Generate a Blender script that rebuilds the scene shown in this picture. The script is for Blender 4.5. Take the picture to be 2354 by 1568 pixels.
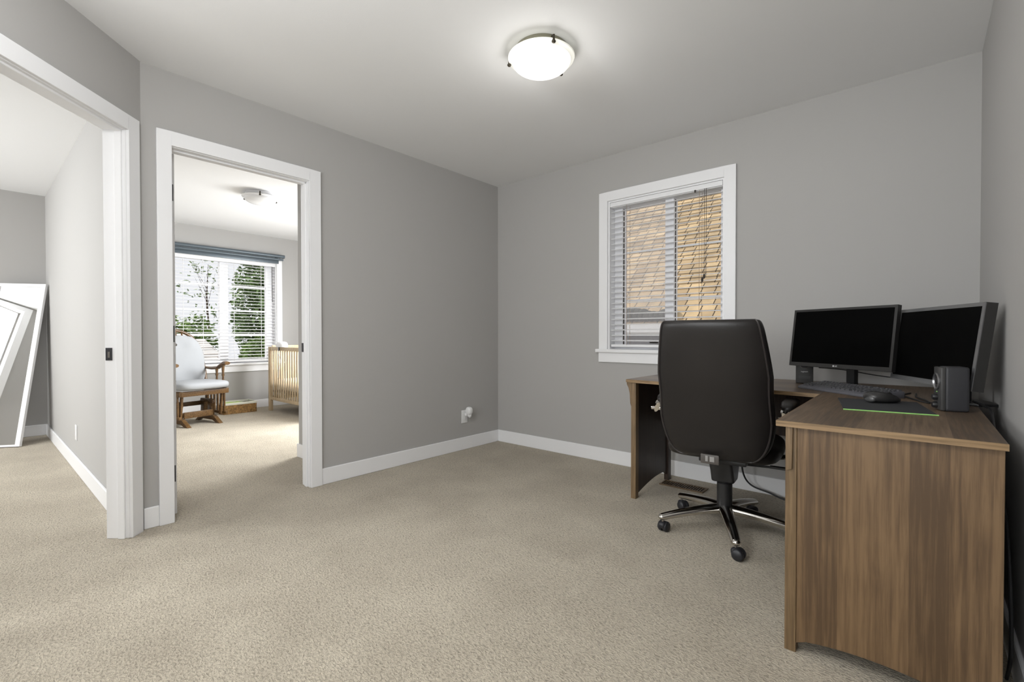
import bpy, bmesh, math, random
from mathutils import Vector, Matrix, noise
R = math.radians
PI = math.pi
random.seed(7)
for o in list(bpy.data.objects):
    bpy.data.objects.remove(o)
sc = bpy.context.scene
COL = sc.collection

# ------------------------------------------------------------------ camera
F_PX, W_PX = 1082.64, 2354.0
CAM_Z = 1.01546
cd = bpy.data.cameras.new('camera')
cd.sensor_fit = 'HORIZONTAL'
cd.sensor_width = 36.0
cd.lens = 36.0 * F_PX / W_PX
cd.clip_start = 0.02
cd.clip_end = 400
cam = bpy.data.objects.new('camera', cd)
COL.objects.link(cam)
cam.matrix_world = (Matrix.Translation((0, 0, CAM_Z)) @ Matrix.Rotation(R(40.869), 4, 'Z')
                    @ Matrix.Rotation(R(90 - 0.673), 4, 'X') @ Matrix.Rotation(R(-0.035), 4, 'Z'))
sc.camera = cam

# ------------------------------------------------------------------ world, sun, daylight and fill lamps
sc.view_settings.view_transform = 'Standard'
sc.view_settings.look = 'None'
sc.view_settings.gamma = 1.0
sc.view_settings.exposure = 0.07
sc.view_settings.use_curve_mapping = False
wd = bpy.data.worlds.new('sky')
sc.world = wd
wd.use_nodes = True
nt = wd.node_tree
bgn = nt.nodes['Background']
tc = nt.nodes.new('ShaderNodeTexCoord')
sx = nt.nodes.new('ShaderNodeSeparateXYZ')
rp = nt.nodes.new('ShaderNodeValToRGB')
rp.color_ramp.elements[0].position = 0.0
rp.color_ramp.elements[0].color = (0.80, 0.81, 0.84, 1)
rp.color_ramp.elements[1].position = 0.9
rp.color_ramp.elements[1].color = (1.0, 1.03, 1.1, 1)
nt.links.new(tc.outputs['Generated'], sx.inputs[0])
nt.links.new(sx.outputs['Z'], rp.inputs[0])
nt.links.new(rp.outputs[0], bgn.inputs['Color'])
bgn.inputs['Strength'].default_value = 1.0


def lamp(name, kind, loc, direction, power, color=(1, 1, 1), sx=1, sy=1):
    l = bpy.data.lights.new(name, kind)
    l.energy = power
    l.color = color
    if kind == 'AREA':
        l.shape = 'RECTANGLE'
        l.size = sx
        l.size_y = sy
    o = bpy.data.objects.new(name, l)
    COL.objects.link(o)
    o.location = loc
    o.rotation_euler = Vector(direction).to_track_quat('-Z', 'Y').to_euler()
    return o


sun = lamp('sun', 'SUN', (-20, -6, 22), (0.75, 0.20, -0.63), 2.7, (1.0, 0.95, 0.86))
sun.data.angle = R(0.6)
# daylight at the mirrored bedroom window; the other lamps are unseen added fills
lamp('rear_fill', 'AREA', (-0.95, -2.17, 1.45), (0, 1, 0.75), 66, (0.955, 0.985, 1.0), 1.9, 1.3)  # added fill aimed upward to brighten the ceiling; its window is made up
hl = lamp('hall_fill', 'POINT', (-1.22, -0.05, 2.02), (0, 0, -1), 43, (0.975, 0.985, 0.99))  # added unseen fill without a fixture, brightens side walls and near carpet
hl.data.shadow_soft_size = 0.16
lamp('daylight_bedroom_window', 'AREA', (-6.2, -2.03, 1.62), (0.25, 1, 0), 30, (0.97, 0.99, 1), 0.86, 1.46)
lamp('bedroom_fill', 'AREA', (-4.5, -2.03, 1.5), (0.15, 1, -0.50), 112, (0.97, 0.99, 1), 1.5, 1.25)  # added fill for the bedroom carpet; the wall behind has no window
lamp('nursery_side_fill', 'AREA', (-4.75, 3.57, 1.5), (-0.35, -1, -0.70), 55, (0.97, 0.99, 1), 1.3, 1.2).data.spread = R(130)  # added downward fill for the nursery; its side window is made up
lamp('nursery_wall_fill', 'AREA', (-4.75, 3.56, 1.45), (-0.9, -1, -0.15), 66, (0.97, 0.99, 1), 1.3, 1.2)  # second added fill at that opening, turned towards the nursery far wall


# ------------------------------------------------------------------ materials
def newmat(name):
    m = bpy.data.materials.new(name)
    m.use_nodes = True
    return m, m.node_tree.nodes, m.node_tree.links, m.node_tree.nodes['Principled BSDF']


def srgb(r, g, b):
    f = lambda c: (c / 255 / 12.92) if c / 255 <= 0.04045 else ((c / 255 + 0.055) / 1.055) ** 2.4
    return (f(r), f(g), f(b), 1)


def plain(name, col, rough=0.5, metal=0.0, bump=0.0, bscale=200, spec=None, var=0.0, vscale=8):
    m, N, L, b = newmat(name)
    b.inputs['Base Color'].default_value = col
    b.inputs['Roughness'].default_value = rough
    b.inputs['Metallic'].default_value = metal
    if spec is not None:
        b.inputs['Specular IOR Level'].default_value = spec
    tcn = N.new('ShaderNodeTexCoord')
    if var:
        n = N.new('ShaderNodeTexNoise')
        n.inputs['Scale'].default_value = vscale
        n.inputs['Detail'].default_value = 3
        L.new(tcn.outputs['Object'], n.inputs['Vector'])
        r = N.new('ShaderNodeValToRGB')
        r.color_ramp.elements[0].position = 0.3
        r.color_ramp.elements[1].position = 0.7
        r.color_ramp.elements[0].color = tuple(c * (1 - var) for c in col[:3]) + (1,)
        r.color_ramp.elements[1].color = tuple(min(1, c * (1 + var)) for c in col[:3]) + (1,)
        L.new(n.outputs['Fac'], r.inputs[0])
        L.new(r.outputs[0], b.inputs['Base Color'])
    if bump:
        n2 = N.new('ShaderNodeTexNoise')
        n2.inputs['Scale'].default_value = bscale
        n2.inputs['Detail'].default_value = 2
        L.new(tcn.outputs['Object'], n2.inputs['Vector'])
        bn = N.new('ShaderNodeBump')
        bn.inputs['Strength'].default_value = bump
        bn.inputs['Distance'].default_value = 0.002
        L.new(n2.outputs['Fac'], bn.inputs['Height'])
        L.new(bn.outputs[0], b.inputs['Normal'])
    return m


def wood(name, cols, axis, plank=0.0, pdir=0, rough=0.45, grain=1.0, stretch=26.0):
    """cols: dark, mid, light; axis: grain direction 0/1/2; plank: board width along pdir."""
    m, N, L, b = newmat(name)
    tcn = N.new('ShaderNodeTexCoord')
    mp = N.new('ShaderNodeMapping')
    s = [stretch * 4.0] * 3
    s[axis] = 4.0
    mp.inputs['Scale'].default_value = s
    L.new(tcn.outputs['Object'], mp.inputs['Vector'])
    n1 = N.new('ShaderNodeTexNoise')
    n1.inputs['Scale'].default_value = 1.0
    n1.inputs['Detail'].default_value = 6
    n1.inputs['Roughness'].default_value = 0.6
    n1.inputs['Distortion'].default_value = 0.25
    L.new(mp.outputs[0], n1.inputs['Vector'])
    n3 = N.new('ShaderNodeTexNoise')
    n3.inputs['Scale'].default_value = 5.0
    n3.inputs['Detail'].default_value = 3
    L.new(tcn.outputs['Object'], n3.inputs['Vector'])
    mixf = N.new('ShaderNodeMath')
    mixf.operation = 'MULTIPLY_ADD'
    mixf.inputs[1].default_value = 0.35
    L.new(n3.outputs['Fac'], mixf.inputs[0])
    L.new(n1.outputs['Fac'], mixf.inputs[2])
    last = mixf
    if plank:
        sp = N.new('ShaderNodeSeparateXYZ')
        L.new(tcn.outputs['Object'], sp.inputs[0])
        dv = N.new('ShaderNodeMath')
        dv.operation = 'DIVIDE'
        dv.inputs[1].default_value = plank
        L.new(sp.outputs[pdir], dv.inputs[0])
        fl = N.new('ShaderNodeMath')
        fl.operation = 'FLOOR'
        L.new(dv.outputs[0], fl.inputs[0])
        wn = N.new('ShaderNodeTexWhiteNoise')
        wn.noise_dimensions = '1D'
        L.new(fl.outputs[0], wn.inputs['W'])
        ad = N.new('ShaderNodeMath')
        ad.operation = 'MULTIPLY_ADD'
        ad.inputs[1].default_value = 0.26
        L.new(wn.outputs['Value'], ad.inputs[0])
        L.new(last.outputs[0], ad.inputs[2])
        sb = N.new('ShaderNodeMath')
        sb.operation = 'SUBTRACT'
        sb.inputs[1].default_value = 0.13
        L.new(ad.outputs[0], sb.inputs[0])
        last = sb
    r = N.new('ShaderNodeValToRGB')
    e = r.color_ramp.elements
    e[0].position = 0.50
    e[0].color = cols[0]
    e[1].position = 0.86
    e[1].color = cols[2]
    k = e.new(0.68)
    k.color = cols[1]
    L.new(last.outputs[0], r.inputs[0])
    L.new(r.outputs[0], b.inputs['Base Color'])
    b.inputs['Roughness'].default_value = rough
    bn = N.new('ShaderNodeBump')
    bn.inputs['Strength'].default_value = 0.12 * grain
    bn.inputs['Distance'].default_value = 0.001
    L.new(n1.outputs['Fac'], bn.inputs['Height'])
    L.new(bn.outputs[0], b.inputs['Normal'])
    return m


def carpet_mat():
    m, N, L, b = newmat('carpet')
    tcn = N.new('ShaderNodeTexCoord')
    mp = N.new('ShaderNodeMapping')
    mp.inputs['Rotation'].default_value = (0, 0, R(35))
    mp.inputs['Scale'].default_value = (0.72, 1.25, 1)
    L.new(tcn.outputs['Object'], mp.inputs['Vector'])
    n1 = N.new('ShaderNodeTexNoise')
    n1.inputs['Scale'].default_value = 118
    n1.inputs['Detail'].default_value = 3
    n1.inputs['Roughness'].default_value = 0.6
    n1.inputs['Distortion'].default_value = 0.6
    L.new(mp.outputs[0], n1.inputs['Vector'])
    n2 = N.new('ShaderNodeTexNoise')
    n2.inputs['Scale'].default_value = 3.0
    n2.inputs['Detail'].default_value = 3
    L.new(tcn.outputs['Object'], n2.inputs['Vector'])
    n4 = N.new('ShaderNodeTexNoise')
    n4.inputs['Scale'].default_value = 330
    n4.inputs['Detail'].default_value = 1
    L.new(tcn.outputs['Object'], n4.inputs['Vector'])
    r = N.new('ShaderNodeValToRGB')
    e = r.color_ramp.elements
    e[0].position = 0.33
    e[0].color = (0.345, 0.302, 0.237, 1)  # pits of the pile darkened in colour to mimic shade between tufts
    e[1].position = 0.55
    e[1].color = (0.585, 0.520, 0.415, 1)
    L.new(n1.outputs['Fac'], r.inputs[0])
    mx = N.new('ShaderNodeMixRGB')
    mx.blend_type = 'MULTIPLY'
    mx.inputs[0].default_value = 1.0
    r2 = N.new('ShaderNodeValToRGB')
    r2.color_ramp.elements[0].position = 0.35
    r2.color_ramp.elements[0].color = (0.90, 0.89, 0.88, 1)
    r2.color_ramp.elements[1].position = 0.65
    r2.color_ramp.elements[1].color = (1.05, 1.05, 1.05, 1)
    L.new(n2.outputs['Fac'], r2.inputs[0])
    L.new(r.outputs[0], mx.inputs[1])
    L.new(r2.outputs[0], mx.inputs[2])
    L.new(mx.outputs[0], b.inputs['Base Color'])
    b.inputs['Roughness'].default_value = 0.95
    b.inputs['Specular IOR Level'].default_value = 0.1
    b.inputs['Sheen Weight'].default_value = 0.15
    bn2 = N.new('ShaderNodeBump')
    bn2.inputs['Strength'].default_value = 0.35
    bn2.inputs['Distance'].default_value = 0.003
    L.new(n4.outputs['Fac'], bn2.inputs['Height'])
    bn = N.new('ShaderNodeBump')
    bn.inputs['Strength'].default_value = 0.9
    bn.inputs['Distance'].default_value = 0.011
    L.new(n1.outputs['Fac'], bn.inputs['Height'])
    L.new(bn2.outputs[0], bn.inputs['Normal'])
    L.new(bn.outputs[0], b.inputs['Normal'])
    return m


def glass_mat(name, rgh=0.02):
    m, N, L, b = newmat(name)
    N.remove(b)
    out = N['Material Output']
    t = N.new('ShaderNodeBsdfTransparent')
    g = N.new('ShaderNodeBsdfGlossy')
    g.inputs['Roughness'].default_value = rgh
    fr = N.new('ShaderNodeFresnel')
    fr.inputs['IOR'].default_value = 1.02
    mx = N.new('ShaderNodeMixShader')
    L.new(fr.outputs[0], mx.inputs[0])
    L.new(t.outputs[0], mx.inputs[1])
    L.new(g.outputs[0], mx.inputs[2])
    L.new(mx.outputs[0], out.inputs['Surface'])
    return m


def screen_mesh_mat():
    m, N, L, b = newmat('insect_screen')
    N.remove(b)
    out = N['Material Output']
    t = N.new('ShaderNodeBsdfTransparent')
    d = N.new('ShaderNodeBsdfDiffuse')
    d.inputs['Color'].default_value = (0.50, 0.50, 0.52, 1)
    tl = N.new('ShaderNodeBsdfTranslucent')
    tl.inputs['Color'].default_value = (0.75, 0.74, 0.76, 1)
    ad = N.new('ShaderNodeAddShader')
    L.new(d.outputs[0], ad.inputs[0])
    L.new(tl.outputs[0], ad.inputs[1])
    mx = N.new('ShaderNodeMixShader')
    mx.inputs[0].default_value = 0.17
    L.new(t.outputs[0], mx.inputs[1])
    L.new(ad.outputs[0], mx.inputs[2])
    L.new(mx.outputs[0], out.inputs['Surface'])
    return m


def emit_mat(name, col, st):
    m, N, L, b = newmat(name)
    b.inputs['Base Color'].default_value = (0.9, 0.9, 0.88, 1)
    b.inputs['Emission Color'].default_value = col
    b.inputs['Emission Strength'].default_value = st
    b.inputs['Roughness'].default_value = 0.3
    return m


def shingle_mat(name, cols, bw, rh, axis_swap=False):
    m, N, L, b = newmat(name)
    tcn = N.new('ShaderNodeTexCoord')
    br = N.new('ShaderNodeTexBrick')
    br.offset = 0.37
    br.inputs['Scale'].default_value = 1.0
    br.inputs['Brick Width'].default_value = bw
    br.inputs['Row Height'].default_value = rh
    br.inputs['Mortar Size'].default_value = 0.008
    br.inputs['Mortar Smooth'].default_value = 0.1
    br.inputs['Color1'].default_value = cols[0]
    br.inputs['Color2'].default_value = cols[1]
    br.inputs['Mortar'].default_value = cols[2]
    L.new(tcn.outputs['UV'], br.inputs['Vector'])
    n = N.new('ShaderNodeTexNoise')
    n.inputs['Scale'].default_value = 3
    n.inputs['Detail'].default_value = 5
    L.new(tcn.outputs['Object'], n.inputs['Vector'])
    rr = N.new('ShaderNodeValToRGB')
    rr.color_ramp.elements[0].position = 0.3
    rr.color_ramp.elements[0].color = (0.72, 0.72, 0.72, 1)
    rr.color_ramp.elements[1].position = 0.7
    rr.color_ramp.elements[1].color = (1.15, 1.12, 1.08, 1)
    L.new(n.outputs['Fac'], rr.inputs[0])
    mx = N.new('ShaderNodeMixRGB')
    mx.blend_type = 'MULTIPLY'
    mx.inputs[0].default_value = 1
    L.new(br.outputs['Color'], mx.inputs[1])
    L.new(rr.outputs[0], mx.inputs[2])
    L.new(mx.outputs[0], b.inputs['Base Color'])
    b.inputs['Roughness'].default_value = 0.9
    return m


M = {}
M['wall'] = plain('wall_paint', (0.450, 0.440, 0.427, 1), 0.85, bump=0.06, bscale=260)
M['wall_light'] = M['wall']
M['ceiling'] = plain('ceiling_paint', (0.86, 0.86, 0.86, 1), 0.9, bump=0.12, bscale=180)
M['trim'] = plain('white_trim_paint', (0.89, 0.89, 0.90, 1), 0.4, bump=0.03, bscale=60)
M['vinyl'] = plain('white_vinyl', (0.84, 0.84, 0.86, 1), 0.35)
M['slat'] = plain('white_blind_slat', (0.86, 0.86, 0.87, 1), 0.4)
M['carpet'] = carpet_mat()
M['glass'] = glass_mat('window_glass')
M['screen'] = screen_mesh_mat()
M['cord_dark'] = plain('dark_cord', (0.035, 0.028, 0.022, 1), 0.6)
M['cord_tan'] = plain('ladder_cord', (0.36, 0.27, 0.20, 1), 0.7)
M['cord_white'] = plain('white_cord', (0.8, 0.8, 0.8, 1), 0.6)
M['bronze'] = plain('dark_bronze', (0.05, 0.042, 0.028, 1), 0.4, 0.6)
M['hinge'] = plain('dark_hinge_metal', (0.05, 0.05, 0.055, 1), 0.45, 0.5)
M['brass'] = plain('aged_nickel', (0.30, 0.29, 0.22, 1), 0.35, 0.8)
M['lamp_on'] = emit_mat('lit_frosted_glass', (1, 0.99, 0.95, 1), 0.72)
M['lamp_rim'] = emit_mat('lit_clear_glass_rim', (1, 0.98, 0.82, 1), 0.34)
M['lamp_off'] = plain('frosted_glass', (0.86, 0.86, 0.87, 1), 0.25)
dk, md, lt = (0.092, 0.054, 0.026, 1), (0.145, 0.087, 0.042, 1), (0.200, 0.123, 0.061, 1)
M['oak_v'] = wood('brown_oak_vertical', (dk, md, lt), 2, 0.083, 0)
M['oak_top'] = wood('brown_oak_top', ((0.082, 0.055, 0.036, 1), (0.125, 0.083, 0.051, 1), (0.180, 0.122, 0.077, 1)), 1, 0.105, 0, rough=0.5)
M['oak_top_x'] = wood('brown_oak_top_lengthwise', ((0.082, 0.055, 0.036, 1), (0.135, 0.092, 0.060, 1), (0.205, 0.145, 0.098, 1)), 0, 0.105, 1, rough=0.33)
M['oak_edge'] = wood('brown_oak_edge', ((0.135, 0.082, 0.038, 1), (0.235, 0.150, 0.072, 1), (0.33, 0.215, 0.11, 1)), 0)
M['oak_edge_y'] = wood('brown_oak_edge_side', ((0.135, 0.082, 0.038, 1), (0.235, 0.150, 0.072, 1), (0.33, 0.215, 0.11, 1)), 1)
M['oak_leg'] = wood('brown_oak_leg', ((0.105, 0.066, 0.032, 1), (0.165, 0.106, 0.052, 1), (0.24, 0.158, 0.083, 1)), 2)
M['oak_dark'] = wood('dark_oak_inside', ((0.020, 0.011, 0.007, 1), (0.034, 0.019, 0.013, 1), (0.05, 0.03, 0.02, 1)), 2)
M['leather'] = plain('dark_brown_leather', (0.0135, 0.0115, 0.011, 1), 0.40, bump=0.10, bscale=320, var=0.15, vscale=5, spec=0.45)
M['piping'] = plain('leather_piping', (0.035, 0.030, 0.029, 1), 0.3)
M['chrome'] = plain('polished_chrome', (0.62, 0.60, 0.57, 1), 0.12, 1.0)
M['blackplastic'] = plain('black_plastic', (0.016, 0.016, 0.017, 1), 0.4)
M['castor'] = plain('black_castor_plastic', (0.020, 0.020, 0.024, 1), 0.45)
M['tag'] = plain('grey_tag', (0.085, 0.075, 0.068, 1), 0.4)
M['tag_light'] = plain('grey_tag_window', (0.30, 0.29, 0.28, 1), 0.3)
M['bezel'] = plain('black_bezel', (0.026, 0.025, 0.024, 1), 0.38)
M['bezel_grey'] = plain('dark_grey_bezel', (0.12, 0.12, 0.123, 1), 0.25)
M['monitor_screen'] = plain('off_screen', (0.0012, 0.0012, 0.0012, 1), 0.6, spec=0.04)
M['logo'] = plain('pale_logo', (0.75, 0.75, 0.75, 1), 0.4)
M['speaker'] = plain('charcoal_speaker', (0.030, 0.030, 0.034, 1), 0.5)
M['speaker_face'] = plain('grey_speaker_face', (0.055, 0.054, 0.053, 1), 0.35)
M['speaker_ring'] = plain('speaker_ring', (0.35, 0.35, 0.36, 1), 0.25, 0.8)
M['kb'] = plain('grey_keyboard', (0.125, 0.125, 0.142, 1), 0.45)
M['keys'] = plain('dark_keys', (0.085, 0.085, 0.092, 1), 0.4)
M['pad'] = plain('black_cloth_pad', (0.028, 0.029, 0.033, 1), 0.85, bump=0.15, bscale=900)
M['pad_edge'] = plain('green_stitched_edge', (0.30, 0.62, 0.17, 1), 0.6)
M['mouse'] = plain('graphite_mouse', (0.032, 0.031, 0.031, 1), 0.35)
M['mouse_side'] = plain('silver_mouse_side', (0.12, 0.12, 0.12, 1), 0.3, 0.3)
M['white_plastic'] = plain('white_plastic', (0.82, 0.82, 0.82, 1), 0.35)
M['slot'] = plain('socket_slot', (0.05, 0.05, 0.05, 1), 0.6)
M['mirror_glass'] = plain('mirror_silver', (0.93, 0.94, 0.94, 1), 0.01, 1.0)
M['mirror_frame'] = plain('white_mirror_frame', (0.87, 0.87, 0.88, 1), 0.35)
M['blue_rail'] = plain('blue_grey_rail', (0.10, 0.125, 0.145, 1), 0.35, 0.2)
M['glider_wood'] = wood('glider_oak', ((0.060, 0.030, 0.010, 1), (0.125, 0.066, 0.024, 1), (0.20, 0.112, 0.044, 1)), 0, rough=0.3)
M['cushion'] = plain('pale_grey_cushion', (0.36, 0.37, 0.385, 1), 0.9, bump=0.2, bscale=220)
M['crib_wood'] = wood('pale_natural_wood', ((0.46, 0.34, 0.20, 1), (0.58, 0.45, 0.29, 1), (0.68, 0.56, 0.39, 1)), 2, rough=0.5)
M['sheet'] = plain('white_sheet', (0.85, 0.83, 0.80, 1), 0.9)
M['liner'] = plain('cream_liner', (0.78, 0.78, 0.68, 1), 0.9)
M['green_cloth'] = plain('lime_green_cloth', (0.52, 0.68, 0.22, 1), 0.9)
M['vent'] = plain('brown_register', (0.16, 0.105, 0.06, 1), 0.5, 0.3)
M['roof'] = shingle_mat('golden_cedar_shingles', ((0.58, 0.44, 0.26, 1), (0.37, 0.275, 0.165, 1), (0.05, 0.035, 0.02, 1)), 0.20, 0.115)
M['siding'] = plain('dark_siding', (0.035, 0.038, 0.036, 1), 0.8)
M['gutter'] = plain('white_gutter', (0.85, 0.85, 0.85, 1), 0.4)
M['eave_clumps'] = plain('dark_eave_clumps', (0.035, 0.040, 0.028, 1), 0.95)
M['pale_roof'] = shingle_mat('pale_shed_shingles', ((0.80, 0.78, 0.76, 1), (0.66, 0.64, 0.62, 1), (0.30, 0.27, 0.25, 1)), 0.6, 0.14)
M['leaf_a'] = plain('leaf_mid_green', (0.15, 0.23, 0.085, 1), 0.6, var=0.6, vscale=3)
M['leaf_b'] = plain('leaf_light_green', (0.20, 0.30, 0.085, 1), 0.6, var=0.5, vscale=3)
M['bark'] = plain('bark', (0.10, 0.075, 0.055, 1), 0.9)
M['ground'] = plain('pale_paving', (0.62, 0.61, 0.58, 1), 0.95)


# ------------------------------------------------------------------ mesh helpers
class MB:
    def __init__(self, T=None):
        self.v, self.f, self.T = [], [], T

    def add(self, verts, faces):
        o = len(self.v)
        for p in verts:
            p = Vector(p)
            self.v.append(self.T @ p if self.T else p)
        self.f += [tuple(i + o for i in q) for q in faces]
        return self

    def box(self, x0, x1, y0, y1, z0, z1):
        v = [(x0, y0, z0), (x1, y0, z0), (x1, y1, z0), (x0, y1, z0), (x0, y0, z1), (x1, y0, z1), (x1, y1, z1), (x0, y1, z1)]
        return self.add(v, [(3, 2, 1, 0), (4, 5, 6, 7), (0, 1, 5, 4), (1, 2, 6, 5), (2, 3, 7, 6), (3, 0, 4, 7)])

    def prism(self, poly, axis, a, b):
        """poly of 2D points in the two other axes (x,y,z order), extruded from a to b along axis."""
        def P(p, t):
            q = list(p)
            q.insert(axis, t)
            return tuple(q)
        n = len(poly)
        v = [P(p, a) for p in poly] + [P(p, b) for p in poly]
        f = [tuple(range(n - 1, -1, -1)), tuple(range(n, 2 * n))]
        f += [(i, (i + 1) % n, n + (i + 1) % n, n + i) for i in range(n)]
        return self.add(v, f)

    def tube(self, pts, r, n=10, cap=True, flat=None):
        """round (or flat = (w, h) factor) tube along pts; r may be a list."""
        pts = [Vector(p) for p in pts]
        rs = r if isinstance(r, (list, tuple)) else [r] * len(pts)
        rings = []
        up = Vector((0, 0, 1))
        prev = None
        for i, p in enumerate(pts):
            t = (pts[min(i + 1, len(pts) - 1)] - pts[max(i - 1, 0)]).normalized()
            if prev is None:
                a = t.cross(up)
                if a.length < 1e-3:
                    a = t.cross(Vector((1, 0, 0)))
            else:
                a = prev - t * prev.dot(t)
            a.normalize()
            prev = a
            c = t.cross(a)
            fw, fh = flat or (1, 1)
            rings.append([p + a * (rs[i] * fw * math.cos(2 * PI * k / n)) + c * (rs[i] * fh * math.sin(2 * PI * k / n)) for k in range(n)])
        v = [q for ring in rings for q in ring]
        f = []
        for i in range(len(rings) - 1):
            for k in range(n):
                f.append((i * n + k, i * n + (k + 1) % n, (i + 1) * n + (k + 1) % n, (i + 1) * n + k))
        if cap:
            f.append(tuple(range(n - 1, -1, -1)))
            f.append(tuple((len(rings) - 1) * n + k for k in range(n)))
        return self.add(v, f)

    def lathe(self, prof, c=(0, 0, 0), n=40, axis=2):
        """prof: list of (radius, height); spun around axis through c."""
        v, f = [], []
        for r, h in prof:
            for k in range(n):
                a = 2 * PI * k / n
                q = [max(r, 1e-4) * math.cos(a), max(r, 1e-4) * math.sin(a)]
                q.insert(axis, h)
                v.append((c[0] + q[0], c[1] + q[1], c[2] + q[2]))
        m = len(prof)
        for i in range(m - 1):
            for k in range(n):
                f.append((i * n + k, i * n + (k + 1) % n, (i + 1) * n + (k + 1) % n, (i + 1) * n + k))
        return self.add(v, f)

    def ell(self, c, s, e1=1.0, e2=1.0, nu=24, nv=14, fn=None):
        """superellipsoid with half sizes s; e<1 boxier."""
        sg = lambda x, e: math.copysign(abs(x) ** e, x)
        v, f = [], []
        for i in range(nv + 1):
            ph = -PI / 2 + PI * i / nv
            for k in range(nu):
                th = 2 * PI * k / nu
                p = Vector((sg(math.cos(ph), e1) * sg(math.cos(th), e2), sg(math.cos(ph), e1) * sg(math.sin(th), e2), sg(math.sin(ph), e1)))
                p = Vector((p.x * s[0], p.y * s[1], p.z * s[2]))
                if fn:
                    p = fn(p)
                v.append((p.x + c[0], p.y + c[1], p.z + c[2]))
        for i in range(nv):
            for k in range(nu):
                f.append((i * nu + k, i * nu + (k + 1) % nu, (i + 1) * nu + (k + 1) % nu, (i + 1) * nu + k))
        return self.add(v, f)

    def build(self, name, mat, parent=None, bevel=0.0, seg=2, smooth=None, subdiv=0):
        me = bpy.data.meshes.new(name)
        org = Vector((0, 0, 0))
        v = self.v
        if parent is not None and not parent.get('_local'):
            off = root_loc(parent)
            v = [p - off for p in v]
        me.from_pydata([tuple(p) for p in v], [], self.f)
        bm = bmesh.new()
        bm.from_mesh(me)
        bmesh.ops.remove_doubles(bm, verts=bm.verts, dist=1e-6)
        bmesh.ops.recalc_face_normals(bm, faces=bm.faces)
        if bevel:
            ed = [e for e in bm.edges if len(e.link_faces) == 2 and e.calc_face_angle(0) > R(35)]
            bmesh.ops.bevel(bm, geom=ed, offset=bevel, segments=seg, affect='EDGES', profile=0.6, clamp_overlap=True)
        bm.to_mesh(me)
        bm.free()
        if smooth is None:
            smooth = 40
        if smooth:
            me.polygons.foreach_set('use_smooth', [True] * len(me.polygons))
            me.set_sharp_from_angle(angle=R(smooth))
        me.materials.append(mat)
        o = bpy.data.objects.new(name, me)
        COL.objects.link(o)
        if parent is not None:
            o.parent = parent
        if subdiv:
            md = o.modifiers.new('sub', 'SUBSURF')
            md.levels = md.render_levels = subdiv
        return o


def root_loc(o):
    p = Vector((0, 0, 0))
    while o is not None:
        p += Vector(o.location)
        o = o.parent
    return p


def tag(o, label=None, cat=None, group=None, kind=None):
    if label:
        o['label'] = label
    if cat:
        o['category'] = cat
    if group:
        o['group'] = group
    if kind:
        o['kind'] = kind
    return o


def empty(name, loc=(0, 0, 0), rz=0.0, label=None, cat=None, group=None, kind=None, local=False):
    o = bpy.data.objects.new(name, None)
    o.empty_display_size = 0.1
    COL.objects.link(o)
    o.location = loc
    o.rotation_euler = (0, 0, rz)
    if local or rz:
        o['_local'] = True
    return tag(o, label, cat, group, kind)


def struct(o):
    o['kind'] = 'structure'
    return o


def sub(o, local_parent):
    if local_parent.get('_local'):
        o['_local'] = True
    return o


def text(s, name, mat, parent, loc, rot, size, ext=0.0006):
    c = bpy.data.curves.new(name, 'FONT')
    c.body = s
    c.size = size
    c.extrude = ext
    c.align_x = 'CENTER'
    c.align_y = 'CENTER'
    o = bpy.data.objects.new(name, c)
    COL.objects.link(o)
    c.materials.append(mat)
    me = bpy.data.meshes.new_from_object(o)
    bpy.data.objects.remove(o)
    o = bpy.data.objects.new(name, me)
    COL.objects.link(o)
    o.parent = parent
    o.location = loc
    o.rotation_euler = rot
    return o


# ------------------------------------------------------------------ dimensions
H = 2.44
XA, YB, XC, YP = -3.0708, 3.3428, 0.2283, 0.598
WT = 0.10
BH = 0.110
S2 = math.sqrt(0.5)
XBED, XNUR = -6.77, -7.08
YPART0, YPART1 = 0.53, 0.65
YREAR, YBED, YNUR = -2.2, -2.05, 3.6
DT0, DT1, DTOP = 0.108, 0.868, 2.04        # doorway 1 along the angled wall
DY0, DY1 = 0.728, 1.489                    # doorway 2 along the left wall
# frame of the angled wall: local x runs along the wall towards the camera, local y into the room
TD = Matrix.Translation((XA, YP, 0)) @ Matrix(((S2, S2, 0, 0), (-S2, S2, 0, 0), (0, 0, 1, 0), (0, 0, 0, 1)))
DLEN = 1.02
XL = XA + DLEN * S2                         # left wall behind the camera

# ------------------------------------------------------------------ setting: floor, ceiling, walls
fl = MB()
fl.box(-7.3, 0.5, -3.5, 3.9, -0.1, 0.0)
struct(fl.build('floor', M['carpet'], smooth=0))
struct(MB().box(-7.3, 0.5, -3.5, 3.9, H, H + 0.12).build('ceiling', M['ceiling'], smooth=0))

w = MB()
w.box(XA - WT, XA, YP - 0.02, DY0, 0, H)
w.box(XA - WT, XA, DY1, YB + 0.16, 0, H)
w.box(XA - WT, XA, DY0, DY1, DTOP, H)
struct(w.build('wall_left', M['wall'], smooth=0))

w = MB(TD)
w.box(-0.03, DT0, -WT, 0, 0, H)
w.box(DT1, DLEN + 0.05, -WT, 0, 0, H)
w.box(DT0, DT1, -WT, 0, DTOP, H)
struct(w.build('wall_angled', M['wall'], smooth=0))

struct(MB().box(XL - WT, XL, YREAR, YP - DLEN * S2 + 0.02, 0, H).build('wall_left_rear', M['wall'], smooth=0))

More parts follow.
